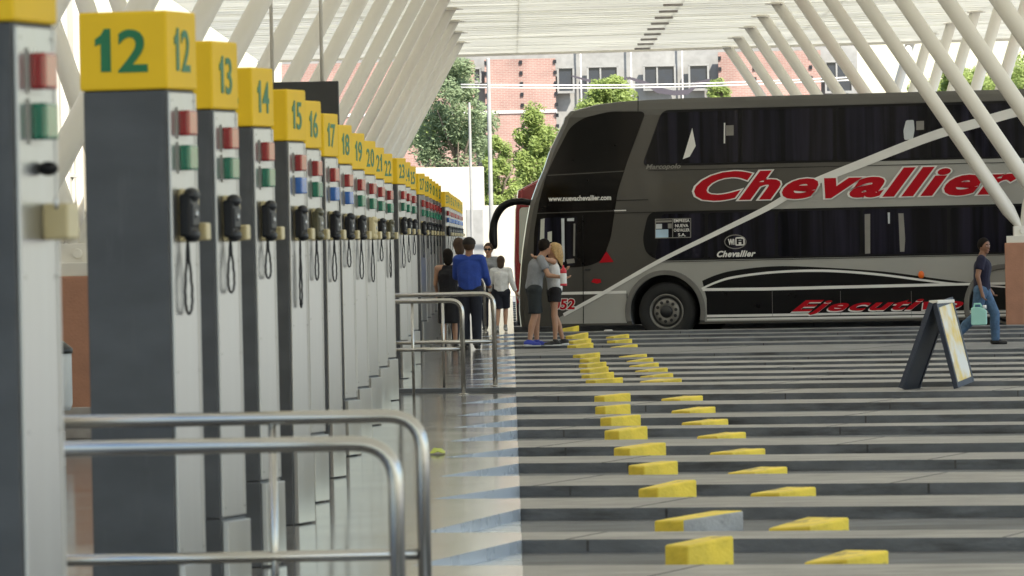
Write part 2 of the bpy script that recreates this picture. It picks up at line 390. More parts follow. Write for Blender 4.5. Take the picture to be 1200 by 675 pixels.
near = [(13.5, 15.0), (17.2, 18.7), (20.8, 22.2), (24.3, 25.8), (27.6, 28.6), (30.2, 31.57), (34.24, 35.13), (38.2, 39.72), (41.7, 43.49), (45.9, 47.3), (49.4, 51.07), (53.9, 54.75), (57.07, 58.4), (61.4, 62.8), (65.35, STEPZ)]
far = [(STEPZ, 68.5), (69.6, 70.9), (72.4, 73.8), (75.3, 76.7), (78.4, 79.8), (81.6, 82.9), (85.0, 90.3), (92.4, 93.9), (96.9, 98.4), (100.9, 102.2), (104.9, 106.3), (112.8, 114.2), (119.2, 120.6)]
z = 123.4
while z < 160: far.append((z, z+1.35)); z += 4.1
XR = 17.0; EX = .03; NO = -.55
def finger(z0, z1, top, bot, mt='finger'):
    b = MB(); pts = [(EX, ln(z0, EX)), (XR, ln(z0, XR)), (XR, ln(z1, XR)), (EX, ln(z1, EX))]
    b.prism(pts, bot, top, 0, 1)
    x = EX+rnd.uniform(.3, 1.5)
    while x < XR-1:
        b.box((x, ln(z0, x)-.001, top-.035), (.014, .006, .064), -ALPHA, 2)
        b.box((x, (ln(z0, x)+ln(z1, x))/2, top), (.012, z1-z0-.08, .004), -ALPHA, 2); x += 2.4
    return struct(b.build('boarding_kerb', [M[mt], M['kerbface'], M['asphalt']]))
for z0, z1 in near: finger(z0, z1, 0., -.3)
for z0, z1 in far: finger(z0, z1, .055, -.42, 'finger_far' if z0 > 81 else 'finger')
def platform(strips, zs, ze, top):
    pts = [(-12, zs[0]), (EX, zs[1])]
    for i in range(len(strips)-1):
        zf, zn = strips[i][1], strips[i+1][0]
        pts += [(EX, ln(zf, EX)), (NO, ln(zf, NO)), (EX, ln(zn, EX))]
    pts += [(EX, ze[1]), (-12, ze[0])]
    b = MB(); b.prism(pts, -.44, top, 0, 1)
    return struct(b.build('platform_floor', [M['floor'], M['nose']]))
platform(near, (-10, -10), (ln(STEPZ, -12), ln(STEPZ, EX)), 0.)
po = platform(far[:11], (ln(STEPZ, -12), ln(STEPZ, EX)), (175, 172), .055)
po.data.materials[1] = M['kerbface'] if False else M['nose']
# dark edge of the low step across the platform
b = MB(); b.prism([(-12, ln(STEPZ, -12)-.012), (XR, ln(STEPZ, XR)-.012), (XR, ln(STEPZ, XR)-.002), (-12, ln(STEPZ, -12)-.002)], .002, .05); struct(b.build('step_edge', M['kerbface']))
# tiled noses of the bays, left of the asphalt
for strips, zz in ((near, -.071), (far[:11], -.12)):
    for i in range(len(strips)-1):
        zf, zn = strips[i][1], strips[i+1][0]
        b = MB(); b.prism([(EX-.002, ln(zf, EX)+.004), (NO+.02, ln(zf, NO)+.008), (EX-.002, ln(zn, EX)-.006)], zz-.3, zz)
        struct(b.build('bay_nose', M['nose']))

# ------------------------------------------------------------------ wheel stops
def wheel_stop(x0, xs, x1, ytl, ysl, yr, ybl, ybr, Z, base, label, bare=False, lip=0.):
    """a kerb block seen on its corner: left end x0, front corner xs, right end x1 (photo pixels at distance Z)"""
    L0 = W(x0, ytl, Z); Sx = W(xs, ysl, Z); R1 = W(x1, yr, Z)
    w1 = Sx.x-L0.x; w2 = R1.x-Sx.x
    h_l, h_s, h_r = L0.z-base, Sx.z-base, R1.z-base
    # plan: front corner at the origin, left end face runs back-left, the long face runs back-right
    A = Vector((0, 0)); Bp = Vector((-w1, w1*1.1)); Cp = Vector((w2, w2*.9)); Dp = Bp+Cp
    root = MB()
    bm = root.bm
    def v(p, h): return bm.verts.new((p.x, p.y, h))
    bot = [v(A, 0), v(Cp, 0), v(Dp, 0), v(Bp, 0)]
    ins = .02
    top = [v(A, h_s), v(Cp, h_r), v(Dp, max(h_r*.97, .03)), v(Bp, h_l)]
    bm.faces.new(top); bm.faces.new(bot[::-1])
    mi = [0, 0, 0, 0]
    for i in range(4):
        j = (i+1) % 4; f = bm.faces.new((bot[i], bot[j], top[j], top[i]))
        if bare and i == 0: f.material_index = 1
    o = root.build('wheel_stop', [M['stopyellow'], M['stopbare']], bevel=.012, seg=2)
    o.location = (Sx.x, Z, base)
    return tag(o, label, 'wheel stop', 'yellow wheel stops along the bays')
# near left row: (x0, xs, x1, y top left, y top at corner, y top right), bay number
NB = -.075
nl = [(779, 806, 862, 640, 639, 630, 31.57, 0), (767, 801, 874, 612, 609, 601, 35.13, 1), (748, 771, 818, 574, 571, 563.5, 39.72, 0), (736, 755, 796, 546, 546, 541, 43.49, 0),
      (719, 738, 782, 525.5, 525, 519.5, 47.3, 0), (708, 725, 760, 505, 505, 500, 51.07, 0), (703, 716, 752, 490, 489, 486.5, 54.75, 0), (697, 709, 740, 477, 476, 474, 58.4, 0), (696, 708, 740, 464.5, 464, 461, 62.8, 0)]
for i, (x0, xs, x1, a, c, d, zf, br) in enumerate(nl):
    lab = ('half bare concrete wheel stop with a yellow end, second nearest of the left row' if br else
           f'tall yellow wheel stop, {ORD[i]} nearest of the left row') if i else 'tallest yellow wheel stop, the nearest one of the left row'
    wheel_stop(x0, xs, x1, a, c, d, 0, 0, zf+.35-.1, NB, lab, bool(br))
nr = [(944, 992, 1045, 662, 655, 647, 31.57), (902, 949, 998, 621.5, 616.5, 608, 35.13), (880, 913, 959, 580, 577, 572, 39.72), (853, 884, 925, 555.5, 553, 548, 43.49),
      (832, 858, 899, 531.5, 530, 526.5, 47.3), (817, 840, 876, 512, 511, 507, 51.07), (799, 822, 855, 496, 495, 491.5, 54.75), (787, 808, 840, 482, 481, 477, 58.4), (775, 797, 825, 468, 467, 464, 62.8)]
for i, (x0, xs, x1, a, c, d, zf) in enumerate(nr):
    wheel_stop(x0, xs, x1, a, c, d, 0, 0, zf-.05, NB, f'low wedge yellow wheel stop, {ORD[i]} nearest of the right row' if i else 'low wedge yellow wheel stop, nearest of the right row')
FB = -.2
fl = [(686, 697.5, 731, 445.5, 445.5, 442.5, 67.9+.9), (681, 691, 720.5, 439.5, 439.5, 436, 70.9), (679.5, 691, 714, 433, 433, 429.5, 73.8), (678, 688, 711.5, 427, 427, 424, 76.7),
      (679, 689.5, 703.5, 421, 421.5, 418.3, 79.8), (671, 680, 704, 416, 416, 413, 82.9), (664.5, 675, 696, 405, 405, 401.7, 90.3), (663, 672, 693.5, 400, 400, 396.5, 93.9), (662.5, 670.5, 690, 394, 394, 389.5, 98.4), (655.5, 657.5, 679, 386, 385, 381.5, 106.3)]
for i, (x0, xs, x1, a, c, d, zf) in enumerate(fl):
    wheel_stop(x0, xs, x1, a, c, d, 0, 0, zf+.2, FB, f'yellow wheel stop beyond the low step, {ORD[i]} of the left row from the step' if i < 9 else 'flat yellow wheel stop in front of the grey bus nose')
fr = [(750, 777, 800, 447.5, 446.5, 443.6, 67.9+.5), (750, 764.5, 790, 441.5, 440.5, 437.5, 70.5), (744, 759.5, 783.5, 435, 434, 431, 73.4), (737, 748.5, 773, 429, 428, 425, 76.3), (734, 744.5, 766.5, 423.3, 423, 419.3, 79.4),
      (725, 737, 759, 418, 418, 414.8, 82.5), (722, 731.5, 751.5, 411.2, 410.5, 408, 89.9), (715, 726.5, 748, 407, 406, 403.5, 90.8), (711, 721, 741.5, 399.5, 399, 397.2, 93.5), (710, 719, 738, 395, 394.5, 391.5, 98)]
for i, (x0, xs, x1, a, c, d, zf) in enumerate(fr):
    wheel_stop(x0, xs, x1, a, c, d, 0, 0, zf, FB, f'low yellow wheel stop beyond the low step, {ORD[i]} of the right row from the step')
o = MB().box((0, 0, .13), (.17, .3, .26)).build('wheel_stop', M['bus_white'], bevel=.03)
p = W(713, 384, 106.9); o.location = (p.x, 106.9, -.2); tag(o, 'small white block on the ground under the grey bus front', 'wheel stop')

# ------------------------------------------------------------------ numbered phone pillars
PW = .345
def make_pillar():
    r = thing('phone_pillar', '', 'phone pillar', group='numbered phone pillars along the platform')
    h = 2.312
    b = MB(); b.box((0, 0, .225), (PW+.008, PW+.008, .45)); b.box((0, 0, .45+(h-.45)/2), (PW, PW, h-.452)); b.build('post', M['pillar'], r, bevel=.006)
    b = MB(); b.box((PW/2+.004, 0, 1.38), (.008, PW-.03, 1.84)); b.box((PW/2+.006, -.152, 1.38), (.012, .018, 1.84)); b.box((PW/2+.006, .152, 1.38), (.012, .018, 1.84))
    b.box((PW/2+.018, 0, .225), (.03, PW-.03, .43)); b.build('side_panel', M['alu'], r, bevel=.003)
    b = MB(); b.box((0, 0, h+.155), (PW+.022, PW+.022, .31)); b.build('cap', M['yellow'], r, bevel=.01)
    xf = PW/2+.008
    for nm, z, k in (('red_light', 2.18, 'red_lens'), ('green_light', 2.043, 'green_lens')):
        b = MB(); b.box((xf+.004, -.01, z), (.006, .135, .125)); l = b.build('light_surround', M['alu'], None)
        b = MB(); b.box((xf+.026, -.01, z), (.046, .105, .1)); q = b.build(nm, M[k], r, bevel=.008); l.parent = q; l.name = 'surround'
    b = MB(); b.box((xf+.012, .02, 1.815), (.024, .2, .21)); b.box((xf+.045, .075, 1.75), (.06, .06, .07)); b.build('cradle', M['phone_cream'], r, bevel=.008)
    b = MB(); b.box((xf+.03, -.035, 1.815), (.05, .115, .17)); b.box((xf+.046, -.035, 1.815), (.03, .1, .1)); b.ball((xf+.042, -.035, 1.895), (.03, .06, .03), 10); b.ball((xf+.042, -.035, 1.738), (.03, .06, .03), 10)
    b.build('handset', M['phone'], r, bevel=.012)
    MB().ball((xf+.062, -.035, 1.82), (.006, .012, .018), 8).build('hook', M['alu'], r)  # bright dot standing in for the highlight on the handset
    b = MB()
    for y in (-.135, .135):
        for z in (.5, 1.2, 1.62, 2.27): b.lathe([(.005, 0), (.004, .002)], Vector((1, 0, 0)), Vector((PW/2+.012, y, z)), 8)
    b.build('screw', M['steel'], r)
    return r
def cord(r, seed):
    q = random.Random(seed); xf = PW/2+.008; dz = q.uniform(.18, .42); w = q.uniform(.018, .045)
    pts = []
    for i in range(33):
        t = i/32; a = 2*PI*t
        zz = 1.72-dz*math.sin(PI*t)**.8*(1 if t < .9 else 1); yy = -.03+w*math.sin(a)*1.2
        pts.append((xf+.02+.0015*math.sin(70*t), yy, zz))
    MB().tube(pts, .0058, n=6).build('cord', M['phone'], r)
def digit_mesh(txt, size, offset, sx):
    """numerals side by side; the figure one gets a flag"""
    bm = bmesh.new(); x = 0.; h = size*.73
    for ch in txt:
        if ch == '1':
            w = .34*h; st = .19*h+offset
            f = [(w-st, 0), (w, 0), (w, h), (w-st*.62, h), (w-st*.95, h*.86), (0, h*.76), (0, h*.60), (w-st, h*.66)]
            a_ = [bm.verts.new((x+p[0], p[1], -.0015)) for p in f]; b_ = [bm.verts.new((x+p[0], p[1], .0015)) for p in f]
            bm.faces.new(b_); bm.faces.new(a_[::-1])
            for i in range(8): bm.faces.new((a_[i], a_[(i+1) % 8], b_[(i+1) % 8], b_[i]))
            x += w+.16*h
        else:
            me = text_mesh(ch, size, .0015, offset=offset)
            xs = [v.co.x for v in me.vertices]; x0 = min(xs)
            for v in me.vertices: v.co.x += x-x0
            bm.from_mesh(me); x += max(xs)-x0+.12*h; bpy.data.meshes.remove(me)
    me = bpy.data.meshes.new('number'); bmesh.ops.recalc_face_normals(bm, faces=bm.faces); bm.to_mesh(me); bm.free()
    xs = [v.co.x for v in me.vertices]; c = (max(xs)+min(xs))/2
    for v in me.vertices: v.co.x = (v.co.x-c)*sx
    return me
def cap_number(r, n):
    me = digit_mesh(str(n), .232, .0045, 1.12)
    text_on(r, me, M['green_text'], (-.005, -(PW+.022)/2-.0018, 2.312+.074), (1, 0, 0), (0, 0, 1), 'number')
    me = digit_mesh(str(n), .232, .003, 1.)
    text_on(r, me, M['green_text'], ((PW+.022)/2+.0018, 0, 2.312+.074), (0, 1, 0), (0, 0, 1), 'number')
proto = make_pillar(); KM = kidmap()
plist = [(12, 24.3), (13, 28.0), (14, 32.3), (15, 37.0), (16, 40.0), (17, 44.1), (18, 48.5), (19, 52.3), (20, 56.4), (21, 60.5), (22, 64.9), (23, 72.7), (24, 76.5), (25, 80.8),
         (27, 90.0), (28, 94.), (29, 98.), (30, 102.1), (31, 106.2), (32, 110.5)] + [(33+i, 125+4*i) for i in range(10)]+[(11, 16.8)]
for i, (n, Z) in enumerate(plist):
    o = proto if i == 0 else copy_tree(proto, KM)
    base = 0. if Z < STEPZ else .055
    o.location = (-1.457, Z-.122, base); o.rotation_euler = (rnd.uniform(-.004, .004), rnd.uniform(-.004, .004), -math.radians(15.5+rnd.uniform(-1, 1)))
    blue = n in (15, 17, 18) or n >= 33
    o['label'] = f'grey phone pillar with yellow cap numbered {n}'
    for k in children(o):
        nm = k.name.split('.')[0]
        if nm == 'green_light' and blue: k.data = k.data.copy(); k.data.materials[0] = M['blue_lens']; k.name = 'blue_light'
        if nm == 'handset' and n in (16, 22, 20):
            k.data = k.data.copy(); k.data.materials[0] = M['phone_cream'] if n == 20 else M['phone_olive']
    cap_number(o, n)
    if n == 11:
        for k in children(o):
            if k.name.split('.')[0] == 'handset': bpy.data.objects.remove(k)
            elif k.name.split('.')[0] == 'cradle': bpy.data.objects.remove(k)
        MB().ball((PW/2+.03, .02, 1.915), (.03, .02, .02), 8).build('hook', M['phone'], o)
        MB().box((PW/2+.045, .075, 1.77), (.075, .1, .1)).build('cradle', M['phone_cream'], o, bevel=.008)
    else: cord(o, n)
    bpy.context.view_layer.update()

# ------------------------------------------------------------------ railings
def bend(p0, corner, p1, r, n=8):
    p0, c, p1 = Vector(p0), Vector(corner), Vector(p1)
    a = c+(p0-c).normalized()*r; e = c+(p1-c).normalized()*r
    return [p0]+[(1-t)**2*a+2*t*(1-t)*c+t*t*e for t in [i/n for i in range(n+1)]]+[p1]
def railing(Z, xr, xl, thin, base, label, h=1.03, low=.5, r=.026):
    o = thing('guard_railing', label, 'railing', (xr, Z, base), -math.radians(2), 'steel guard railings between the pillars')
    L = xl-xr
    MB().tube(bend((L, 0, h), (0, 0, h), (0, 0, 0), .14), r, 14).build('hoop', M['steel'], o)
    MB().tube([(L, 0, low), (-r, 0, low)], r*.85, 12).build('lower_rail', M['steel'], o)
    for t in thin:
        MB().tube([(t-xr, 0, 0), (t-xr, 0, h-.01)], r*.62, 10).build('thin_post', M['steel'], o)
    MB().lathe([(.055, 0), (.055, .008), (r+.006, .014)]).build('foot_plate', M['steel'], o)
    MB().tube([(L, 0, 0), (L, 0, h)], r, 12).build('end_post', M['steel'], o)
    return o
railing(23.3, -.352, -1.9, (-.925,), 0, 'nearest steel railing pair, its farther and right hoop before pillar twelve')
railing(20.2, -.395, -1.7, (), 0, 'blurred steel railing hoop nearest of all, left edge foreground')
railing(66.75, -.545, -1.35, (-1.09,), 0, 'left and nearer hoop of the middle railing pair')
railing(68.0, -.2, -1.35, (-.77,), .055, 'right and farther hoop of the middle railing pair')
railing(106.8, -.47, -1.1, (), .055, 'far small steel railing behind the man in blue shirt', h=.95)

# ------------------------------------------------------------------ canopy
CZ = 6.55
can = thing('canopy_roof', 'long cream slatted canopy roof carried on white tubular struts', 'canopy', (0, 0, CZ))
XL, XRC = -6.6, 14.0
def cedge(X): return 158.8-TA*(X-5.67)
b = MB(); rr = random.Random(3)
PITCH = .613
k = 0; dz = 0.
while dz < 178:
    d0, d1 = dz, dz+PITCH+.02; k += 1
    tl = rr.uniform(-.006, .006)
    nseg = 6
    for s_ in range(nseg):
        xa = XL+(XRC-XL)*s_/nseg; xb = XL+(XRC-XL)*(s_+1)/nseg+.01*(s_ < nseg-1)
        t2 = tl+rr.uniform(-.004, .004); zoff = .007*(k % 2)+.0035*(s_ % 2)+rr.uniform(0, .002)
        vs = []
        for (x, d) in ((xa, d0), (xb, d0), (xb, d1), (xa, d1)):
            zz = zoff+(t2 if d == d1 else -t2)
            vs.append((x, cedge(x)-d, zz))
        lo = [b.bm.verts.new(v) for v in vs]; hi = [b.bm.verts.new((v[0], v[1], v[2]+.04)) for v in vs]
        b.bm.faces.new(lo[::-1]); b.bm.faces.new(hi)
        for i in range(4): b.bm.faces.new((lo[i], lo[(i+1) % 4], hi[(i+1) % 4], hi[i]))
    dz += PITCH
b.build('soffit', M['soffit'], can)
b = MB(); b.prism([(XL-.05, cedge(XL)), (XRC+.05, cedge(XRC)), (XRC+.05, cedge(XRC)+.12), (XL-.05, cedge(XL)+.12)], -.05, .6); b.build('fascia', M['white'], can)
for i in range(16):
    d = 2.4+3.68*i
    b = MB(); b.box((0, 0, 0), (.40, .10, .05), -ALPHA); q = b.build('light_slot', M['plinth'], can); q.location = (3.5, cedge(3.5)-d, -.045)
def make_support(side):
    o = thing('canopy_support', '', 'canopy support', group='white strut supports under the canopy')
    ped = MB().box((0, 0, .72), (.52, .52, 1.44), -ALPHA).build('pedestal', M['terracotta'], o, bevel=.015)
    if side < 0: MB().box((0, 0, .14), (.62, .62, .28), -ALPHA).build('plinth', M['plinth'], o, bevel=.01)
    b = MB(); b.box((0, 0, 1.50), (.46, .46, .12), -ALPHA)
    for s_ in (-1, 1): b.box((0, s_*.07, 1.62), (.3, .035, .22), 0)
    b.tube([(0, -.13, 1.64), (0, .13, 1.64)], .045, 12)
    b.build('hinge', M['white'], o, bevel=.006)
    inner, outer = (2.75, -1.6) if side < 0 else (-3.26, 1.55)
    for dx in (inner, outer):
        a = Vector((0, 0, 1.66)); e = Vector((dx, 0, CZ+.06)); d = (e-a).normalized()
        b = MB(); b.tube([a, a+d*.12, a+d*.42, e], [.055, .07, .104 if side < 0 else .122, .104 if side < 0 else .122], 24); b.box((dx, 0, CZ-.03), (.36, .3, .025), -ALPHA); b.build('strut', M['white'], o)
    return o
row = [('left', -1, -3.85, [150-7.36*i for i in range(18)]), ('right', 1, 8.93, [158-7.36*i for i in range(14)])]
for nm, sd, X, zs in row:
    pr = make_support(sd); KM = kidmap()
    for i, Z in reversed(list(enumerate(zs))):
        o = pr if i == 0 else copy_tree(pr, KM)
        base = .055 if Z > 70 else 0.
        if sd < 0 and (Z > 80 or Z < 50):
            for k in children(o):
                if k.name.startswith('strut') and any(v.co.x < -1 for v in k.data.vertices): bpy.data.objects.remove(k); break
        o.location = (X, Z, 0.); o['label'] = f'white forked canopy support, {ORD[i]} from the far end of the {nm} row'
        if sd > 0:
            pass

# hanging dark display
o = thing('hanging_display', 'flat black display board hanging above the yellow caps', 'display', (0, 0, 0))
p0 = W(300, 97, 62); p1 = W(398, 152, 62)
MB().box(((p0.x+p1.x)/2, 62, (p0.z+p1.z)/2), (p1.x-p0.x, .12, p0.z-p1.z)).build('panel', M['screen'], o, bevel=.01)
for t in (.2, .8):
    x = p0.x+(p1.x-p0.x)*t; MB().tube([(x, 62, p0.z), (x, 62, CZ+.02)], .018, 8).build('rod', M['white'], o)

# ------------------------------------------------------------------ terminal building on the left
tb = thing('terminal_building', 'cream terminal wall with fins and dark windows left of the pillars', 'building', (-8.6, 0, 0))
b = MB(); b.box((-1.2, 74, 3.6), (2.4, 106, 7.2)); b.build('wall', M['cream'], tb)
for i in range(27):
    y = 24+3.68*i
    MB().box((.02, y, 3.9), (.04, 2.1, 2.9)).build('window', M['greenglass'], tb)
    fb = MB(); fb.box((.05, y, 3.9), (.05, .07, 2.9)); fb.box((.05, y, 3.1), (.05, 2.1, .07)); fb.build('window_frame', M['white'], tb)
    MB().box((.06, y+1.84, 3.6), (.12, .3, 7.0)).build('fin', M['white'], tb)

# ------------------------------------------------------------------ background
def wallbox(x0, x1, ytop, Z, label, thick=.4, mt='cream', name='boundary_wall'):
    a = W(x0, ytop, Z); c = W(x1, ytop, Z)
    o = MB().box(((a.x+c.x)/2, Z, (a.z-.3)/2), (c.x-a.x, thick, a.z+.3)).build(name, M[mt], None, bevel=.03)
    return tag(o, label, 'wall')
wallbox(430, 567, 198, 200, 'taller cream boundary wall left of the white pole')
wallbox(567, 760, 241, 203, 'lower cream boundary wall behind the grey bus nose')
o = wallbox(546, 566, 245, 199.2, 'brownish panel standing against the tall cream wall', .1, 'concrete', 'wall_panel')
ZB = 262
bl = thing('brick_building', 'large brick and pale concrete building beyond the bus station', 'building', (0, ZB, 0))
def bx(x): return W(x, 90, ZB).x
def bz(y, x=700): return W(x, y, ZB).z
H = 16.
def facade(x0, x1, y0, z0, z1, mt, name, depth=.3, off=0.):
    return MB().box(((bx(x0)+bx(x1))/2, off+depth/2, (z0+z1)/2), (bx(x1)-bx(x0), depth, z1-z0)).build(name, M[mt], bl)
MB().box(((bx(330)+bx(1006))/2, 6.6, H/2), (bx(1006)-bx(330), 12, H)).build('wall', M['concrete'], bl)
facade(330, 556, 0, 0, bz(68), 'brick', 'brick_panel')
facade(568, 651, 0, 0, bz(67), 'brick', 'brick_panel')
facade(842, 962, 0, 0, bz(60, 900), 'brick', 'brick_panel')
MB().box(((bx(330)+bx(1006))/2, .05, bz(131, 610)), (bx(652)-bx(330), .2, .12)).build('band', M['brickband'], bl).location = (bx(491)-(bx(330)+bx(1006))/2, 0, 0)
for (x0, x1, y0, y1, n) in ((655, 671, 79, 108, 1), (690, 723, 78, 106, 2), (756, 790, 77, 105, 2), (809, 829, 76, 105, 1), (545, 562, 80, 96, 1), (915, 926, 68, 92, 1), (969, 998, 72, 108, 2)):
    xm = (bx(x0)+bx(x1))/2; xw = bx(x1)-bx(x0); zt, zb = bz(y0, x0), bz(y1, x0)
    f = MB().box((xm, .28, (zt+zb)/2), (xw, .1, zt-zb)).build('window', M['winglass'], bl)
    fb = MB(); fb.box((xm, .25, zb), (xw+.16, .25, .1)); fb.box((xm, .25, zt), (xw+.16, .2, .08))
    for s_ in (-1, 1): fb.box((xm+s_*(xw/2+.04), .25, (zt+zb)/2), (.08, .2, zt-zb-.05))
    if n == 2: fb.box((xm-.1, .22, (zt+zb)/2), (.07, .08, zt-zb-.06))
    fb.build('frame', M['concrete'], f)
# tie plates set in vertical rows on the brick
b = MB()
for xx in (569.5, 610.5, 650.5, 843.5, 884, 950):
    for q in range(11): b.box((bx(xx+q*.3), -.03, bz(73+q*12.6, 610)), (.13, .05, .16))
b.build('tie_plate', M['black'], bl)
for xx in (681, 740, 800): MB().box((bx(xx), .28, H/2), (.06, .05, H-.2)).build('downpipe', M['brickband'], bl)
# dark sagging shade cloth in front of the facade
b = MB(); up = [(670, 88), (690, 93), (720, 92), (738, 90), (756, 95), (770, 102), (790, 106), (806, 105), (816, 96), (832, 92)]
lo = [(670, 90), (690, 96), (720, 97), (738, 93), (756, 100), (770, 109), (790, 112), (806, 111), (818, 101), (834, 96)]
pts = [(W(x, y, ZB-1).x, W(x, y, ZB-1).z) for x, y in up]+[(W(x, y, ZB-1).x, W(x, y, ZB-1).z) for x, y in lo[::-1]]
o = b.slab(pts, 0, -.05).build('shade_cloth', M['cloth_dark']); o.location = (0, ZB-1, 0); tag(o, 'dark cloth strip sagging in front of the pale facade', 'shade cloth')
for i, yy in enumerate((97.5, 100.8)):
    a = W(540, yy+1.6, 196); c = W(1010, yy-7.5, 196)
    o = MB().tube([a+(c-a)*t+Vector((0, 0, -.12*math.sin(PI*t))) for t in [j/12 for j in range(13)]], .022, 8).build('overhead_cable', M['white'])
    tag(o, ('upper' if i == 0 else 'lower')+' of the two pale cables strung before the brick building', 'cable', 'overhead cables')
def pole(x0, y0, Z, r, label):
    p = W(x0, y0, Z); o = MB().lathe([(r*1.3, -.1), (r, .3), (r*.8, p.z-.05), (r*.5, p.z)], n=14).build('utility_pole', M['concrete'])
    o.location = (p.x, Z, 0); tag(o, label, 'pole'); return o
pole(572, 68, 194, .075, 'thick white pole rising beside the lower cream wall')
pole(550, 120, 196, .05, 'thin white pole before the dark tree')
def tree(label, x, yc, Z, rx, rz, leaf, n=5000, ls=.15, seed=1, ytop=None):
    p = W(x, yc, Z); q = random.Random(seed)
    o = thing('tree', label, 'tree', (p.x, Z, -.2), group='trees beyond the canopy')
    hz = p.z+.2
    b = MB(); b.tube([(0, 0, 0), (.05, 0, hz*.5), (-.05, .1, hz+rz*.3)], [.17, .12, .05], 10)
    for k in range(7):
        a = q.uniform(0, 2*PI); zz = hz-rz*.5+q.uniform(-.2, .6)*rz
        b.tube([(0, 0, zz-rz*.35), (math.cos(a)*rx*.4, math.sin(a)*rx*.4, zz), (math.cos(a)*rx*.75, math.sin(a)*rx*.75, zz+rz*.3)], [.06, .04, .015], 6)
    b.build('trunk', M['bark'], o)
    b = MB(); cl = []
    for k in range(46):
        u = Vector((q.gauss(0, 1), q.gauss(0, 1), q.gauss(0, 1))).normalized()*(q.random()**.4)
        tp = 1-.35*max(0, u.z)
        cl.append((Vector((u.x*rx*tp, u.y*rx*tp, hz+u.z*rz)), q.uniform(.22, .42)*min(rx, rz)))
    n = int(n*2.6); ls *= .6
    for k in range(n):
        c, r = cl[k % len(cl)]
        u = Vector((q.gauss(0, 1), q.gauss(0, 1), q.gauss(0, 1))).normalized()*r*q.random()**.5
        pc = c+u; d = Vector((q.gauss(0, 1), q.gauss(0, 1), q.gauss(0, .7))).normalized(); e = d.orthogonal().normalized()
        s_ = ls*q.uniform(.6, 1.3)
        vs = [b.bm.verts.new(pc+d*s_), b.bm.verts.new(pc+e*s_*.4), b.bm.verts.new(pc-d*s_), b.bm.verts.new(pc-e*s_*.4)]
        b.bm.faces.new(vs)
    b.build('crown', M[leaf], o)
    return o
tree('grey-green tree behind the tall cream wall, seen under the left struts', 534, 150, 216, 1.45, 2.7, 'leaf_a', 7000, .13, 1)
tree('leafy lime tree with pointed top beside the grey bus nose', 632, 190, 214, 1.05, 2.2, 'leaf_b', 5500, .13, 2)
tree('low bright bush behind the lower cream wall near the white pole', 584, 208, 208, .75, 1.35, 'leaf_b', 3500, .11, 3)
tree('rounded lime treetop above the roof of the grey bus', 716, 128, 222, 1.05, 1.0, 'leaf_b', 4500, .13, 4)
tree('small tree left of the tall cream wall under the struts', 500, 160, 222, .5, .9, 'leaf_b', 1500, .12, 9)
for i, (x, y, Z, rx, rz) in enumerate(((1108, 118, 330, 2.6, 1.6), (1150, 122, 340, 2.4, 1.7), (1195, 116, 335, 2.8, 1.9), (1245, 116, 330, 2.8, 2.0), (840, 110, 228, .5, .5))):
    if i == 4: tree('tiny treetop peeking over the grey bus roof at the pale facade', x, y, Z, rx, rz, 'leaf_b', 900, .1, 20)
    else: tree(f'distant green tree past the right struts, {ORD[i]} from the left', x, y, Z, rx, rz, 'leaf_b', 6000, .2, 10+i)
b = MB(); rr = random.Random(5); xs = [i*40-1500 for i in range(76)]
hp = [(x, 12+10*abs(math.sin(x*.0021+1))+rr.uniform(0, 3)) for x in xs]
b.slab([(x, z_) for x, z_ in hp]+[(1500, -1), (-1500, -1)], 0, -30); o = b.build('hills', mat('hill_scrub', (.16, .18, .15), .9)); o.location = (0, 1500, 0); struct(o)

# ------------------------------------------------------------------ buses
FL = -.2
def bus_root(label, Z, xnose, name='double_decker_bus'):
    p = W(778, 350, Z)
    return p
class Bus:
    def __init__(s, label, px, py, Z, nose_px, name):
        P = W(px, py, Z)
        s.U = Vector((math.cos(ALPHA), -math.sin(ALPHA), 0)); s.N = Vector((math.sin(ALPHA), math.cos(ALPHA), 0))
        s.P = Vector((P.x, P.y, FL))
        u, v = s.uv(*nose_px)
        s.P = s.P+s.U*u
        s.root = thing(name, label, 'bus', s.P, -ALPHA)
    def uv(s, x, y):
        r = ray(x, y); t = (s.P-CAM).dot(s.N)/r.dot(s.N); q = CAM+r*t-s.P
        return q.dot(s.U), q.z
    def poly(s, pts): return [s.uv(*p) for p in pts]
    def sheet(s, name, pts, mt, off, th=.004, uvs=False, parent=None, round_=0):
        q = pts if uvs else s.poly(pts)
        if round_: q = rounded(q, round_)
        return MB().slab(q, -off+th, -off).build(name, M[mt] if isinstance(mt, str) else mt, parent or s.root)
    def ribbon(s, name, pts, mt, off, th=.004):
        k = F/109*1.0
        q = [(*s.uv(x, y), w/65.) for x, y, w in pts]
        return MB().ribbon(q, -off+th, -off).build(name, M[mt], s.root)
def rounded(pts, r, n=5):
    out = []; k = len(pts)
    for i in range(k):
        p, a, c = Vector(pts[i]), Vector(pts[i-1]), Vector(pts[(i+1) % k])
        rr_ = min(r, (a-p).length*.45, (c-p).length*.45)
        s0 = p+(a-p).normalized()*rr_; s1 = p+(c-p).normalized()*rr_
        for j in range(n+1):
            t = j/n; out.append(tuple((1-t)**2*s0+2*t*(1-t)*p+t*t*s1))
    return out
def smooth(pts, n=6):          # Catmull-Rom through points of any size
    out = []
    for i in range(len(pts)-1):
        p = [pts[max(0, i-1)], pts[i], pts[i+1], pts[min(len(pts)-1, i+2)]]
        for j in range(n):
            t = j/n
            out.append(tuple(.5*((2*p[1][k])+(-p[0][k]+p[2][k])*t+(2*p[0][k]-5*p[1][k]+4*p[2][k]-p[3][k])*t*t+(-p[0][k]+3*p[1][k]-3*p[2][k]+p[3][k])*t**3) for k in range(len(p[0]))))
    out.append(tuple(pts[-1])); return out
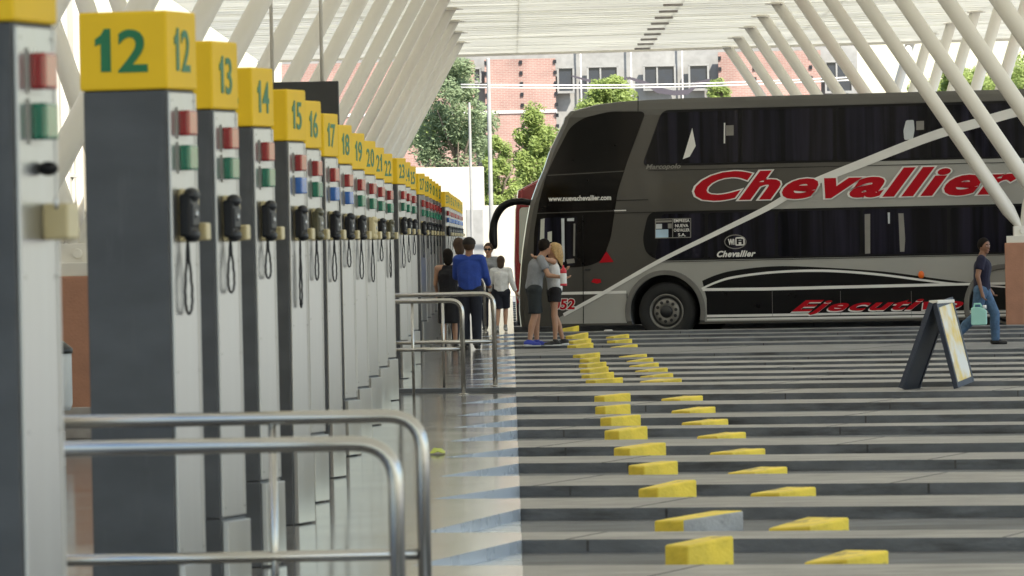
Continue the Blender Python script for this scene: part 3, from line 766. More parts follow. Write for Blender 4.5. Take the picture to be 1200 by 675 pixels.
WID = 2.55; LEN = 14.0
def bus_body(levels, root, mats, glass, wheels, wr):
    """levels: (v, nose u, inset); glass(v) -> True where the front carries glass"""
    bm = bmesh.new(); rings = []
    front = [(.16, 0.), (.07, .05), (.02, .16), (-.03, .36), (-.12, .8), (-.15, WID/2), (-.12, WID-.8), (-.03, WID-.36), (.02, WID-.16), (.07, WID-.05), (.16, WID)]
    for v, un, ins in levels:
        ring = []
        k = (WID-2*ins)/WID
        for du, w in front: ring.append(bm.verts.new((un+du, ins+w*k, v)))
        back = LEN-ins*.7
        for u, w in ((back-.25, WID-ins), (back-.06, WID-ins-.06), (back, WID-ins-.3), (back, ins+.3), (back-.06, ins+.06), (back-.25, ins)):
            ring.append(bm.verts.new((u, w, v)))
        rings.append(ring)
    n = len(rings[0])
    for i in range(len(rings)-1):
        for j in range(n):
            f = bm.faces.new((rings[i][j], rings[i][(j+1) % n], rings[i+1][(j+1) % n], rings[i+1][j]))
            vm = (levels[i][0]+levels[i+1][0])/2
            if 2 <= j <= 7 and glass(vm): f.material_index = 1
    bm.faces.new(rings[0][::-1]); bm.faces.new(rings[-1])
    bmesh.ops.recalc_face_normals(bm, faces=bm.faces)
    me = bpy.data.meshes.new('body'); bm.to_mesh(me); bm.free()
    for q in mats: me.materials.append(q)
    o = bpy.data.objects.new('body', me); C.objects.link(o)
    # wheel wells
    cut = MB()
    for (u, v) in wheels: cut.lathe([(wr, -.2), (wr, .75)], Vector((0, 1, 0)), Vector((u, 0, v)), 40); cut.lathe([(wr, WID-.75), (wr, WID+.2)], Vector((0, 1, 0)), Vector((u, 0, v)), 40)
    co = cut.build('cutter', M['black'])
    md = o.modifiers.new('wells', 'BOOLEAN'); md.operation = 'DIFFERENCE'; md.object = co; md.solver = 'EXACT'; md.material_mode = 'TRANSFER'
    bpy.context.view_layer.update()
    me2 = bpy.data.meshes.new_from_object(o.evaluated_get(DG())); o.modifiers.clear(); o.data = me2
    bpy.data.objects.remove(co)
    o.parent = root
    return o
def bus_wheel(root, u, v, r, y=.06, flip=False):
    o = bpy.data.objects.new('wheel', None); C.objects.link(o); o.parent = root; o.location = (u, y, v)
    ax = Vector((0, -1, 0)) if not flip else Vector((0, 1, 0))
    t = .29
    MB().lathe([(.30, -.27), (r*.9, -.28), (r, -.22), (r, -.06), (r*.97, -.01), (r*.9, .015), (r*.75, .02), (.32, .0), (.30, -.04)], ax, n=48).build('tyre', M['rubber'], o)
    b = MB(); b.lathe([(.295, -.25), (.312, -.06), (.315, -.002), (.295, .0), (.285, -.03), (.26, -.06)], ax, n=40); b.build('rim', M['rim'], o)
    b = MB(); b.lathe([(.24, -.1), (.235, -.03), (.215, -.012), (.13, -.004), (.12, -.01)], ax, n=40); b.build('disc', M['rim'], o)
    b = MB(); b.lathe([(.115, -.06), (.11, .03), (.085, .05), (.001, .055)], ax, n=24); b.build('hub', M['black'], o)
    b = MB()
    for k in range(10):
        a = 2*PI*k/10+.2; c = Vector((math.cos(a)*.178, 0, math.sin(a)*.178)); b.lathe([(.03, -.02), (.03, .0015)], ax, c, 12)
    b.build('hand_holes', M['black'], o)
    return o
B1 = Bus('dark grey double-decker bus with red and white lettering, parked nose to the platform', 778, 350, 109, (604, 340), 'double_decker_bus')
prof_px = [(606, 386), (604, 365), (604, 340), (606, 310), (608, 290), (612, 262), (616, 240), (625, 215), (632, 199), (639, 178), (648, 159), (655, 145), (657, 138), (663, 130.5), (691, 122.5), (719, 119), (748, 117), (790, 115)]
lv = []
for (x, y) in prof_px:
    u, v = B1.uv(x, y); lv.append([v, u, 0.])
lv[0][0] = max(.3, lv[0][0])
n_ = len(lv)
top = lv[-1][0]
for l in lv:
    d = top-l[0]
    if d < .3: l[2] = .24*(1-min(1, d/.3))**1.5
wu, wv = B1.uv(780, 366); rad = wv if .45 < wv < .6 else .53
wheels1 = [(wu, .53), (wu+6.2, .53), (wu+7.55, .53)]
bus_body(lv, B1.root, [M['bus_dark'], M['bus_glass'], M['black']], lambda v: (2.35 < v < 3.95) or (1.25 < v < 2.2), wheels1, .66)
for i, (u, v) in enumerate(wheels1):
    bus_wheel(B1.root, u, v, .53); bus_wheel(B1.root, u, v, .53, WID-.06, True)
# silver lower/right area, bounded by the swoosh
SW = smooth([(648, 376, 4), (700, 347.5, 4), (771, 307, 4.6), (835, 275.5, 5.4), (900, 243.5, 6.5), (944, 218, 8), (1011, 191, 9.5), (1091, 160, 10.5), (1144, 144.5, 11), (1205, 128, 11), (1290, 113, 11)])
def tail(x, y): u, v = B1.uv(x, y); return v
SKB = .34
silver = [B1.uv(x, y) for x, y, w in SW]
silver = [q for q in silver if q[0] > .25]
silver += [(LEN-.3, silver[-1][1]), (LEN-.3, SKB)]
wc = (wu, .53); ar = .745
arc = [(wc[0]+ar*math.cos(a), wc[1]+ar*math.sin(a)) for a in [math.radians(q) for q in range(-14, 195, 8)]]
silver += [(arc[0][0], SKB)]+arc+[(arc[-1][0], SKB), (silver[0][0]+.02, SKB)]
B1.sheet('silver_panel', silver, 'bus_mid', .004, uvs=True)
# black lower flank
bf = [B1.uv(*p) for p in smooth([(823, 329), (840, 322), (860, 317), (900, 312.4), (944, 312.4), (1033, 318), (1100, 326.7), (1140, 331), (1200, 333.5)])]
bl_ = [q for q in bf]
a_in = wc[0]+.66
bk = bf+[(LEN-.3, bf[-1][1]-.02), (LEN-.3, .46), (wc[0]+ar+.02, .46), (wc[0]+ar+.02, .75)]
B1.sheet('black_flank', bk, 'bus_black', .007, uvs=True)
B1.sheet('sill', [(wc[0]+ar+.02, .46), (LEN-.3, .46), (LEN-.3, .36), (wc[0]+ar+.02, .36)], 'bus_white', .009, uvs=True)
B1.sheet('sill_seam', [(wc[0]+ar+.02, .415), (LEN-.3, .415), (LEN-.3, .395), (wc[0]+ar+.02, .395)], 'bus_black', .0125, uvs=True)
# glass
fg = rounded([B1.uv(*p) for p in [(668, 149), (651, 182), (640, 206), (632, 236), (626, 272), (625, 313), (674, 313.5), (693, 311), (707, 304), (716, 278), (724, 224), (736, 187), (757, 130.5), (715, 130.5), (684, 138)]], .12)
B1.sheet('front_glass', fg, 'bus_glass', .008, .006, uvs=True)
B1.ribbon('glass_seam', [(642, 205.5, 1.0), (731, 200.5, 1.0)], 'bus_dark', .0115)
B1.ribbon('glass_seam', [(629, 250, 1.0), (719, 247, 1.0)], 'bus_dark', .0115)
def line(p0, p1, x): return p0[1]+(p1[1]-p0[1])*(x-p0[0])/(p1[0]-p0[0])
ut = lambda x: line((775, 129), (1200, 117.5), x); ub = lambda x: line((753, 195), (1200, 185), x)
lt = lambda x: line((768, 248), (1200, 238.5), x); lb = lambda x: line((760, 306), (1200, 297), x)
XE = 1395
B1.sheet('window_band', [(776, ut(776)), (XE, ut(XE)), (XE, ub(XE)), (752, ub(752))], 'bus_black', .010, .006, round_=.14)
B1.sheet('window_band', [(760, lt(760)), (XE, lt(XE)), (XE, lb(XE)), (772, lb(772)), (757, 297), (753, 280)], 'bus_black', .010, .006, round_=.16)
for (a, c, top_) in ((768, 865, 1), (870, 976, 1), (981, 1087, 1), (1091, 1198, 1), (1202, 1310, 1), (768, 826, 0), (830, 908, 0), (912, 1008, 0), (1012, 1110, 0), (1114, 1212, 0), (1216, 1310, 0)):
    f0, f1 = (ut, ub) if top_ else (lt, lb)
    a2 = a-14 if (a == 768 and top_) else a
    B1.sheet('window', [(a+(8 if a == 768 else 0), f0(a)+3), (c, f0(c)+3), (c, f1(c)-2.5), (a2, f1(a)-2.5)], 'bus_curtain', .0135, .005, round_=.06)
# daylight between curtains painted as white sheets, and things seen in the windows
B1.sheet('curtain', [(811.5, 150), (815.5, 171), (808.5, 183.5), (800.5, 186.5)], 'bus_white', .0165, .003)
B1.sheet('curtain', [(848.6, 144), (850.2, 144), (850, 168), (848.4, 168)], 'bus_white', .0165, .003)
B1.sheet('curtain', [(851, 147), (860, 146.6), (860, 158.6), (851, 159)], 'greytext', .0165, .003)
B1.sheet('curtain', [(1062, 141), (1071, 140.5), (1072, 152), (1070, 163.5), (1060, 164), (1059, 153)], 'cloth_curtain', .0165, .003, round_=.03)
B1.sheet('curtain', [(1074, 142), (1083, 141.6), (1083, 152), (1074, 152.4)], 'greytext', .0165, .003)
B1.sheet('curtain', [(1013.5, 251), (1020, 250.7), (1020, 297), (1014, 297.4)], 'greytext', .0165, .003)
B1.sheet('curtain', [(1053, 250), (1059, 250), (1061, 280), (1060, 295), (1055, 295)], 'greytext', .0165, .003)
B1.sheet('curtain', [(1040.5, 249), (1043, 249), (1043, 262), (1041, 262)], 'cloth_curtain', .0165, .003)
B1.sheet('curtain', [(1147, 149), (1155, 146), (1160, 151), (1157, 156), (1152, 161)], 'litter', .0165, .003) if False else None
# driver's window
B1.sheet('window', [(632, 256), (677, 253), (676, 311), (628, 311.5)], 'bus_curtain', .0135, .005, round_=.06)
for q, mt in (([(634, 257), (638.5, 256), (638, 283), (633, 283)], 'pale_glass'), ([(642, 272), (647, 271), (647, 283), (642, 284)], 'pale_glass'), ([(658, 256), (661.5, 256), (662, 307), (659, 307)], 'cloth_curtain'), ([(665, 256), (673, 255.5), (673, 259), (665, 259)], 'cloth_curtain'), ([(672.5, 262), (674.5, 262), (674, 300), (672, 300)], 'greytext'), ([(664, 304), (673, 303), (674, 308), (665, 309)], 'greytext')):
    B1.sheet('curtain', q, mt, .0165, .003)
# door lines, seams
for pts in ([(683, 252, .9), (683.5, 312, .9), (684, 379, .9)], [(722, 235, .8), (760, 234, .8), (830, 243, .0)][:2], [(735, 344, .8), (735.5, 378, .8)], [(748, 112, .9), (748, 131, .9)], [(760, 200, .8), (1200, 190, .8), (1330, 187, .8)], [(720, 250, .7), (768, 248.5, .7)], [(775, 307, .7), (1200, 298, .7)]):
    B1.ribbon('panel_seam', pts, 'bus_black', .0155)
for x in (905, 985, 1068, 1150, 1235):
    B1.ribbon('hatch_seam', [(x, 341, .4), (x+.5, 371, .4)], 'arch', .0125)
B1.ribbon('hatch_seam', [(866, 372.2, .4), (1100, 366, .4), (1290, 361, .4)], 'arch', .0125)
B1.ribbon('swoosh', SW[2:], 'bus_white', .019, .003)
B1.ribbon('white_line', [(652, 344, 3.2), (734, 342.3, 3.2)], 'bus_white', .0125)
B1.ribbon('white_line', [(823.5, 339.4, 3.2), (900, 338.6, 3.6), (1060, 334.6, 3.4), (1118, 333.2, 3.), (1200, 331.6, 2.6), (1330, 330, 2.5)], 'bus_white', .0125)
B1.ribbon('white_line', smooth([(822.5, 338.3, 2.2), (840, 330.6, 2.4), (860, 324.9, 2.6), (900, 319.6, 2.6), (944, 317.3, 2.8), (985, 318, 2.8), (1033, 322, 2.6), (1080, 328, 2.4), (1113, 332, 2.), (1160, 335, 1.8), (1210, 339, 1.8)]), 'bus_white', .0145)
B1.ribbon('trim_strip', [(720, 246.8, 1.3), (734, 246.5, 1.3)], 'bus_white', .0165)
# wheel arch trim
for (u, v), full in ((wheels1[0], 1), (wheels1[1], 0), (wheels1[2], 0)):
    b = MB(); pts = [(u+.70*math.cos(a), v+.70*math.sin(a), .095) for a in [math.radians(q) for q in range(-14, 195, 8)]]
    b.ribbon(pts, 0.02, -.03); b.build('wheel_arch', M['arch'], B1.root, bevel=.012)
# lettering
def lettering(txt, x0, x1, yb, yt, mt, off, offset=.0, shear=.0, outline=None, ow=.03, name='lettering', xs=1., th=.002, size=1., sp=1.):
    u0, v0 = B1.uv(x0, yb); u1, v1 = B1.uv(x0, yt); uw = B1.uv(x1, line((0, 0), (1, -.0), 0)+yb)[0]-u0
    h = v1-v0
    me = text_mesh(txt, size, .001, offset, shear, spacing=sp)
    xs_ = [v.co.x for v in me.vertices]; ys_ = [v.co.y for v in me.vertices]
    sx = uw/(max(xs_)-min(xs_)); sy = h/(max(ys_)-min(ys_))
    text_on(B1.root, me, M[mt], (u0, -off, v0), (1, 0, 0), (0, 0, 1), name, fit=(uw, h))
    if outline:
        me2 = text_mesh(txt, size, .001, offset+ow, shear, spacing=sp)
        x2 = [v.co.x for v in me2.vertices]; y2 = [v.co.y for v in me2.vertices]
        w2, h2 = (max(x2)-min(x2))*sx, (max(y2)-min(y2))*sy
        text_on(B1.root, me2, M[outline], (u0-(w2-uw)/2, -off+.003, v0-(h2-h)/2), (1, 0, 0), (0, 0, 1), name+'_outline', fit=(w2, h2))
lettering('Chevallier', 814, 1196, 236, 201.5, 'bus_red', .028, .036, .42, 'bus_white', .028, sp=1.1)
lettering('Ejecutivo', 928, 1130, 369.5, 352, 'bus_red', .026, .03, .5, None, sp=1.12)
lettering('Ejecutivo', 926.5, 1128.5, 371, 353.2, 'bus_white', .0225, .03, .5, None, sp=1.12, name='lettering_shadow')
lettering('www.nuevachevallier.com', 643, 716.5, 236, 230, 'bus_white', .016, .03, .0)
lettering('Marcopolo', 757, 798, 200, 192.6, 'greytext', .01, .02, .3)
lettering('052', 648, 674, 363, 350.5, 'bus_red', .022, .03, .1, 'bus_white', .05)
lettering('Chevallier', 840.5, 886, 301.5, 294, 'bus_white', .019, .04, .35, None, sp=1.1)
lettering('Wi', 853.5, 861, 287, 280, 'bus_white', .019, .05)
B1.sheet('logo_tab', [(862, 278), (873, 277.6), (873, 287.6), (862, 288)], 'bus_white', .0185, .003, round_=.03)
lettering('Fi', 863.6, 871.6, 286.4, 279.6, 'bus_black', .0215, .05)
el = [B1.uv(862+12.5*math.cos(a), 283.3+8*math.sin(a)) for a in [2*PI*k/28 for k in range(29)]]
B1.root and MB().ribbon([(u, v, .016) for u, v in el], -.0155, -.0185).build('logo_ring', M['greytext'], B1.root)
# licence sticker
for p0, p1 in (((768, 257), (810, 256)), ((768, 279), (810, 278)), ((788.5, 256.5), (788.5, 278.5))): B1.ribbon('sticker_line', [(*p0, .9), (*p1, .9)], 'greytext', .0175)
B1.ribbon('sticker_line', [(768.4, 257, .9), (768.4, 279, .9)], 'greytext', .0175); B1.ribbon('sticker_line', [(809.6, 256, .9), (809.6, 278, .9)], 'greytext', .0175)
B1.sheet('sticker_field', [(768.6, 269), (783.5, 268.7), (783.5, 278.2), (768.6, 278.5)], 'lightblue', .0185, .003)
B1.sheet('sticker_field', [(769, 262.5), (776, 262.3), (776, 268), (769, 268.2)], 'cloth_curtain', .0185, .003)
B1.sheet('sticker_field', [(783, 262), (787.5, 261.9), (787.5, 267.5), (783, 267.6)], 'greytext', .0185, .003)
B1.sheet('sticker_field', [(769, 258.5), (787.5, 258), (787.5, 260.3), (769, 260.8)], 'greytext', .0185, .003)
for t, yb, x0, x1 in (('EMPRESA', 260.6, 790, 808.5), ('NUEVA', 266.4, 791.5, 807), ('CHEVALLIER', 271.6, 790, 808.5), ('S.A.', 277, 795, 804)): lettering(t, x0, x1, yb, yb-3.7, 'bus_white', .0205, .02)
# small lights and marks
B1.sheet('warning_triangle', [(702.5, 308), (711, 294.5), (719.5, 307)], 'bus_red', .0205, .003)
B1.sheet('side_reflector', [(693, 330.5), (696, 326.5), (704, 327), (705, 331), (700, 332.5)], 'bus_red', .0205, .003)
u, v = B1.uv(1080, 322); MB().ball((u, -.03, v), (.055, .04, .07), 10).build('side_light', M['orange'], B1.root)
# roof edge
uu = B1.uv(750, 118)[0]
# door handle and mirror
u, v = B1.uv(686, 316); MB().box((u+.05, -.03, v), (.1, .03, .03)).build('door_handle', M['black'], B1.root, bevel=.006)
mp = smooth([(634, 239, 5), (620, 237.5, 5), (606, 236, 5.5), (592, 239, 6), (583, 246.5, 6.5), (577.5, 258, 6), (575.8, 268, 6.5), (575.6, 279, 7.0), (576.8, 289, 5.5), (577.2, 292, 2.5)])
b = MB(); pts = []; rs = []
for x, y, w in mp:
    u, v = B1.uv(x, y); pts.append((u, .12, v)); rs.append(w/65.)
b.tube(pts, [r_*.72 for r_ in rs], 14); b.build('mirror', M['bus_black'], B1.root)
# front lamps and wipers on the nose (seen only from the side of the photograph's viewpoint)
for w in (.35, WID-.35): MB().ball((.0, w, .85), (.06, .17, .11), 10).build('headlight', M['bus_white'], B1.root)

# second bus, red, behind
B2 = Bus('red bus whose nose shows behind the dark grey bus', 778, 350, 115.4, (599, 340), 'red_coach')
lv2 = [[.32, .02, 0], [1.2, 0, 0], [1.45, .0, 0], [2.45, .04, 0], [2.55, .06, 0], [2.8, .1, 0], [3.0, .5, 0], [3.3, .9, .02], [3.5, 1.4, .1], [3.56, 2.0, .22]]
wh2 = [(2.6, .52), (9.0, .52)]
bus_body(lv2, B2.root, [M['bus2_red'], M['bus_glass'], M['black']], lambda v: 1.3 < v < 2.5, wh2, .64)
for u, v in wh2: bus_wheel(B2.root, u, v, .52); bus_wheel(B2.root, u, v, .52, WID-.06, True)
B2.sheet('windscreen', [(.17, 1.4), (.62, 1.4), (.66, 2.48), (.2, 2.48)], 'pale_glass', .006, .004, uvs=True, round_=.08)
B2.sheet('windscreen_pillar', [(.62, .4), (.78, .4), (.84, 2.55), (.68, 2.55)], 'bus_black', .008, .004, uvs=True)
B2.sheet('windscreen_frame', [(.36, 1.5), (.42, 1.5), (.47, 2.4), (.41, 2.4)], 'bus_black', .01, .003, uvs=True)
B2.sheet('white_corner', [(.44, 2.53), (.9, 2.53), (1.2, 2.9), (.56, 2.82)], 'bus_white', .006, .004, uvs=True)
B2.sheet('side_window', [(1.2, 1.5), (13, 1.5), (13, 2.6), (1.2, 2.6)], 'bus_glass', .006, .004, uvs=True, round_=.1)

# ------------------------------------------------------------------ people
def remesh(b, name, mt, parent, vox=.011, sm=3):
    me = bpy.data.meshes.new(name); bmesh.ops.recalc_face_normals(b.bm, faces=b.bm.faces); b.bm.to_mesh(me); b.bm.free()
    o = bpy.data.objects.new(name, me); C.objects.link(o)
    r = o.modifiers.new('r', 'REMESH'); r.mode = 'VOXEL'; r.voxel_size = vox; r.use_smooth_shade = True
    s = o.modifiers.new('s', 'SMOOTH'); s.factor = .5; s.iterations = sm
    bpy.context.view_layer.update()
    m2 = bpy.data.meshes.new_from_object(o.evaluated_get(DG())); o.modifiers.clear(); o.data = m2
    m2.materials.clear(); m2.materials.append(mt); o.parent = parent
    return o
BASE = dict(hipL=(-.09, 0, .90), hipR=(.09, 0, .90), kneeL=(-.095, .02, .49), kneeR=(.095, .02, .49), ankL=(-.1, -.02, .085), ankR=(.1, -.02, .085),
            pel=(0, 0, .94), waist=(0, .0, 1.08), chest=(0, .01, 1.28), neck=(0, -.005, 1.44), head=(0, .02, 1.585),
            shL=(-.185, 0, 1.39), shR=(.185, 0, 1.39), elL=(-.24, -.02, 1.11), elR=(.24, -.02, 1.11), wrL=(-.25, .05, .87), wrR=(.25, .05, .87))
def person(label, pos, yaw, height, pose, skin, hair, top, bottom, shoe, female=False, sleeves='short', legs='long', hairstyle='short', headyaw=0., cap=False, glasses=False, group=None, shoe_sole=None, fat=1.):
    J = {k: Vector(pose.get(k, v)) for k, v in BASE.items()}
    o = thing('person', label, 'person', pos, yaw, group)
    sc = height/1.72; o.scale = (sc, sc, sc)
    g = .88 if female else 1.
    sw = .92 if female else 1.
    hd = J['head']; hr = Matrix.Rotation(headyaw, 3, 'Z')
    def hp(x, y, z): return hd+hr@Vector((x, y, z))
    feet = {}
    for s in 'LR':
        a = J['ank'+s]; k = J['knee'+s]; d = Vector((0, 1, 0)); sh = (k-a).normalized()
        fw = (d-sh*d.dot(sh)).normalized()
        heel = a-sh*.05-fw*.045; toe = a-sh*.055+fw*.16
        if toe.z < .03: toe.z = .03
        if heel.z < .03: heel.z = .03
        feet[s] = (heel, toe, fw)
    # body: one continuous skin
    b = MB()
    for s in 'LR':
        b.cap(J['hip'+s], .085*g, J['knee'+s], .056*g); b.cap(J['knee'+s], .056*g, J['knee'+s]*.62+J['ank'+s]*.38+Vector((0, -.015, 0)), .056*g); b.cap(J['knee'+s]*.62+J['ank'+s]*.38+Vector((0, -.015, 0)), .055*g, J['ank'+s], .036*g)
        b.cap(J['ank'+s], .038, feet[s][0]+Vector((0, 0, .01)), .034); b.cap(feet[s][0], .033, feet[s][1], .028)
        b.cap(J['sh'+s], .054*g, J['el'+s], .042*g); b.cap(J['el'+s], .041*g, J['wr'+s], .028*g)
        # hand: palm, four curled fingers and a thumb
        f = (J['wr'+s]-J['el'+s]).normalized(); side = f.cross(Vector((0, 0, 1)));
        if side.length < .2: side = Vector((0, 1, 0))
        side.normalize(); pn = side.cross(f)
        pc = J['wr'+s]+f*.05
        b.cap(J['wr'+s], .026, pc+f*.03, .033)
        for q, ln_ in ((-.028, .062), (-.009, .072), (.01, .068), (.028, .052)):
            r0 = pc+f*.045+side*q; r1 = r0+f*ln_*.55+pn*.012; r2 = r1+f*ln_*.35+pn*.035
            b.cap(r0, .011, r1, .0105); b.cap(r1, .0105, r2, .009)
        t0 = J['wr'+s]+f*.025-side*.028; t1 = t0+f*.035-side*.022+pn*.012; b.cap(t0, .014, t1, .012); b.cap(t1, .012, t1+f*.03+pn*.01, .010)
    b.cap(J['hipL'], .10*g, J['hipR'], .10*g); b.cap(J['pel'], .13*g, J['waist'], .115*g*fat); b.cap(J['waist'], .115*g*fat, J['chest'], .135*g)
    for q in (-.05, .05):
        b.cap(J['chest']+Vector((q*1.4, 0, 0)), .115*g, J['waist']+Vector((q, 0, 0)), .10*g*fat)
    b.cap(J['shL'], .06*g, J['shR'], .06*g); b.cap(J['chest'], .12*g, J['neck']+Vector((0, 0, -.05)), .07); b.cap(J['neck']-Vector((0, 0, .04)), .064*g, hd-Vector((0, 0, .05)), .058*g)
    for s in 'LR': b.cap(J['neck']-Vector((0, 0, .035)), .055*g, J['sh'+s]*.8+J['neck']*.2, .056*g)
    rot = hr
    b.ball(hp(0, 0, .02), (.083, .102, .112), 14, rot); b.cap(hp(0, .035, -.06), .05, hp(0, .06, -.085), .03)
    b.cap(hp(0, .085, .01), .012, hp(0, .108, -.022), .015); b.cap(hp(-.02, .087, -.055), .009, hp(.02, .087, -.055), .009)
    for e in (-1, 1): b.ball(hp(e*.076, -.005, 0), (.012, .022, .032), 8, rot)
    remesh(b, 'body', M[skin], o, .0105)
    # face details
    for e in (-1, 1):
        MB().ball(hp(e*.031, .094, .012), (.013, .006, .006), 8, rot).build('eye', M['bottle_white'], o)
        MB().ball(hp(e*.031, .098, .012), (.006, .005, .006), 6, rot).build('iris', M['hair_dark'], o)
        MB().cap(hp(e*.047, .086, .034), .006, hp(e*.017, .1, .034), .006).build('eyebrow', M[hair], o)
    MB().cap(hp(-.02, .095, -.055), .006, hp(.02, .095, -.055), .006).build('lips', mat('lips', (.28, .10, .08), .5) if 'lips' not in bpy.data.materials else bpy.data.materials['lips'], o)
    # hair
    b = MB(); b.ball(hp(0, -.014, .035), (.095, .110, .116), 12, rot)
    if hairstyle == 'long':
        b.cap(hp(0, -.06, .05), .085, hp(0, -.085, -.08), .08); b.cap(hp(0, -.085, -.08), .08, hp(.01, -.09, -.25), .055)
        for e in (-1, 1): b.cap(hp(e*.06, -.02, .03), .035, hp(e*.068, -.03, -.12), .03)
    elif hairstyle == 'bob':
        b.cap(hp(0, -.04, .04), .085, hp(0, -.05, -.07), .082)
    elif hairstyle == 'tied':
        b.ball(hp(0, -.1, .05), (.05, .05, .05), 8)
    ho = b
    # cut the hair off the face: keep what lies behind a slanted plane
    bmesh.ops.bisect_plane(ho.bm, geom=ho.bm.verts[:]+ho.bm.edges[:]+ho.bm.faces[:], plane_co=hp(0, .062, .05), plane_no=hr@Vector((0, 1, -.62)), clear_outer=True)
    bmesh.ops.holes_fill(ho.bm, edges=[e for e in ho.bm.edges if e.is_boundary])
    if hairstyle in ('short', 'tied'):
        bmesh.ops.bisect_plane(ho.bm, geom=ho.bm.verts[:]+ho.bm.edges[:]+ho.bm.faces[:], plane_co=hp(0, -.05, -.045), plane_no=hr@Vector((0, .5, -1)), clear_outer=True)
        bmesh.ops.holes_fill(ho.bm, edges=[e for e in ho.bm.edges if e.is_boundary])
    remesh(ho, 'hair', M[hair], o, .011, 2)
    if cap:
        b = MB(); b.ball(hp(0, -.01, .055), (.104, .118, .098), 12, rot); b.box(hp(0, .13, .055), (.14, .12, .016), rot=rot.copy())
        bmesh.ops.bisect_plane(b.bm, geom=b.bm.verts[:]+b.bm.edges[:]+b.bm.faces[:], plane_co=hp(0, 0, .035), plane_no=(0, 0, -1), clear_outer=True)
        b.build('cap', M['cap'], o)
    if glasses:
        b = MB()
        for e in (-1, 1): b.ball(hp(e*.034, .098, .01), (.03, .012, .022), 8, rot)
        b.cap(hp(-.075, .04, .015), .005, hp(-.06, .095, .015), .005); b.cap(hp(.075, .04, .015), .005, hp(.06, .095, .015), .005); b.cap(hp(-.02, .105, .015), .005, hp(.02, .105, .015), .005)
        b.build('sunglasses', M['lens'], o)
    # top
    inf = .014
    b = MB()
    b.cap(J['pel']+Vector((0, 0, .0)), .13*g+inf, J['waist'], .12*g*fat+inf); b.cap(J['waist'], .12*g*fat+inf, J['chest'], .135*g+inf)
    for q in (-.055, .055):
        b.cap(J['chest']+Vector((q*1.4, 0, 0)), .115*g+inf, J['waist']+Vector((q, 0, 0)), .105*g*fat+inf); b.cap(J['waist']+Vector((q, 0, 0)), .105*g*fat+inf, J['pel']+Vector((q, 0, -.02)), .105*g+inf)
    if female: 
        for e in (-1, 1): b.ball(J['chest']+Vector((e*.07, .095, -.0)), (.065, .06, .06), 8)
    if sleeves == 'none':
        b.cap(J['shL']*.72+J['shR']*.28, .055*g+inf, J['shR']*.72+J['shL']*.28, .055*g+inf)
    else:
        b.cap(J['shL'], .06*g+inf, J['shR'], .06*g+inf)
        for s in 'LR':
            if sleeves == 'long':
                b.cap(J['sh'+s], .06*g+inf, J['el'+s], .05*g+inf*.8); b.tube([J['el'+s], J['wr'+s]-(J['wr'+s]-J['el'+s])*.06], [.05*g+inf*.8, .036*g+inf], 12)
                b.cap(J['el'+s], .05*g+inf*.8, J['el'+s]+(J['wr'+s]-J['el'+s])*.1, .046*g+inf*.8)
            else:
                e = J['sh'+s]+(J['el'+s]-J['sh'+s])*.62; b.tube([J['sh'+s], e], [.062*g+inf, .055*g+inf*1.5], 14); b.ball(J['sh'+s], .062*g+inf, 8)
    b.cap(J['chest'], .12*g+inf, J['neck']+Vector((0, 0, -.05)), .066+inf*.6)
    if sleeves != 'none':
        for s in 'LR': b.cap(J['neck']-Vector((0, 0, .045)), .055*g+inf, J['sh'+s]*.8+J['neck']*.2, .056*g+inf)
    remesh(b, 'shirt' if not (female and legs == 'dress') else 'dress', M[top], o, .012, 4)
    # bottom
    b = MB(); inf2 = .018
    b.cap(J['hipL'], .105*g+inf2, J['hipR'], .105*g+inf2); b.cap(J['pel']+Vector((0, 0, -.02)), .132*g+inf2*.6, J['pel']+Vector((0, 0, .04)), .118*g+inf2*.6)
    for s in 'LR':
        h, k, a = J['hip'+s], J['knee'+s], J['ank'+s]
        if legs == 'long':
            b.cap(h, .095*g+inf2, k, .066*g+inf2); b.cap(k, .066*g+inf2, k*.5+a*.5+Vector((0, -.01, 0)), .06*g+inf2); b.tube([k*.5+a*.5, a+(k-a)*.02-Vector((0, 0, .03))], [.062*g+inf2, .05*g+inf2], 14)
        else:
            t = {'knee': .92, 'mid': .6, 'short': .42, 'dress': 1.05}[legs]
            e = h+(k-h)*min(t, 1.); e2 = e if t <= 1 else k+(a-k)*.12
            b.ball(h, .095*g+inf2, 8); b.tube([h, e2], [.096*g+inf2, (.072 if legs != 'short' else .082)*g+inf2*1.7], 16)
    if legs == 'dress':
        kk = (J['kneeL']+J['kneeR'])/2; b.tube([J['pel'], kk+Vector((0, 0, -.04))], [.155*g+inf2, .15*g+inf2], 20)
    remesh(b, {'long': 'trousers', 'knee': 'shorts', 'mid': 'shorts', 'short': 'shorts', 'dress': 'skirt'}[legs], M[bottom], o, .012, 3)
    # shoes
    for s in 'LR':
        he, to, fw = feet[s]; b = MB(); b.cap(he+Vector((0, 0, .012)), .043, to*.55+he*.45+Vector((0, 0, .012)), .043); b.cap(he*.5+to*.5, .042, to, .034); b.cap(he+Vector((0, 0, .012)), .043, J['ank'+s], .043)
        bmesh.ops.bisect_plane(b.bm, geom=b.bm.verts[:]+b.bm.edges[:]+b.bm.faces[:], plane_co=(0, 0, min(he.z, to.z)-.026), plane_no=(0, 0, -1), clear_outer=True)
        so = b.build('shoe', M[shoe], o, smooth=True)
        if shoe_sole:
            b = MB(); b.cap(he-Vector((0, 0, .018)), .044, to-Vector((0, 0, .016)), .034); q = b.build('sole', M[shoe_sole], so, smooth=True)
            for v in q.data.vertices: v.co.z = max(min(v.co.z, he.z-.01), min(he.z, to.z)-.03)
    return o
RA = .055
def at(x, y, z=RA): p = WZ(x, y, z); return (p.x, p.y, z)
FR = -PI/2          # facing +X (to the right of the photo)
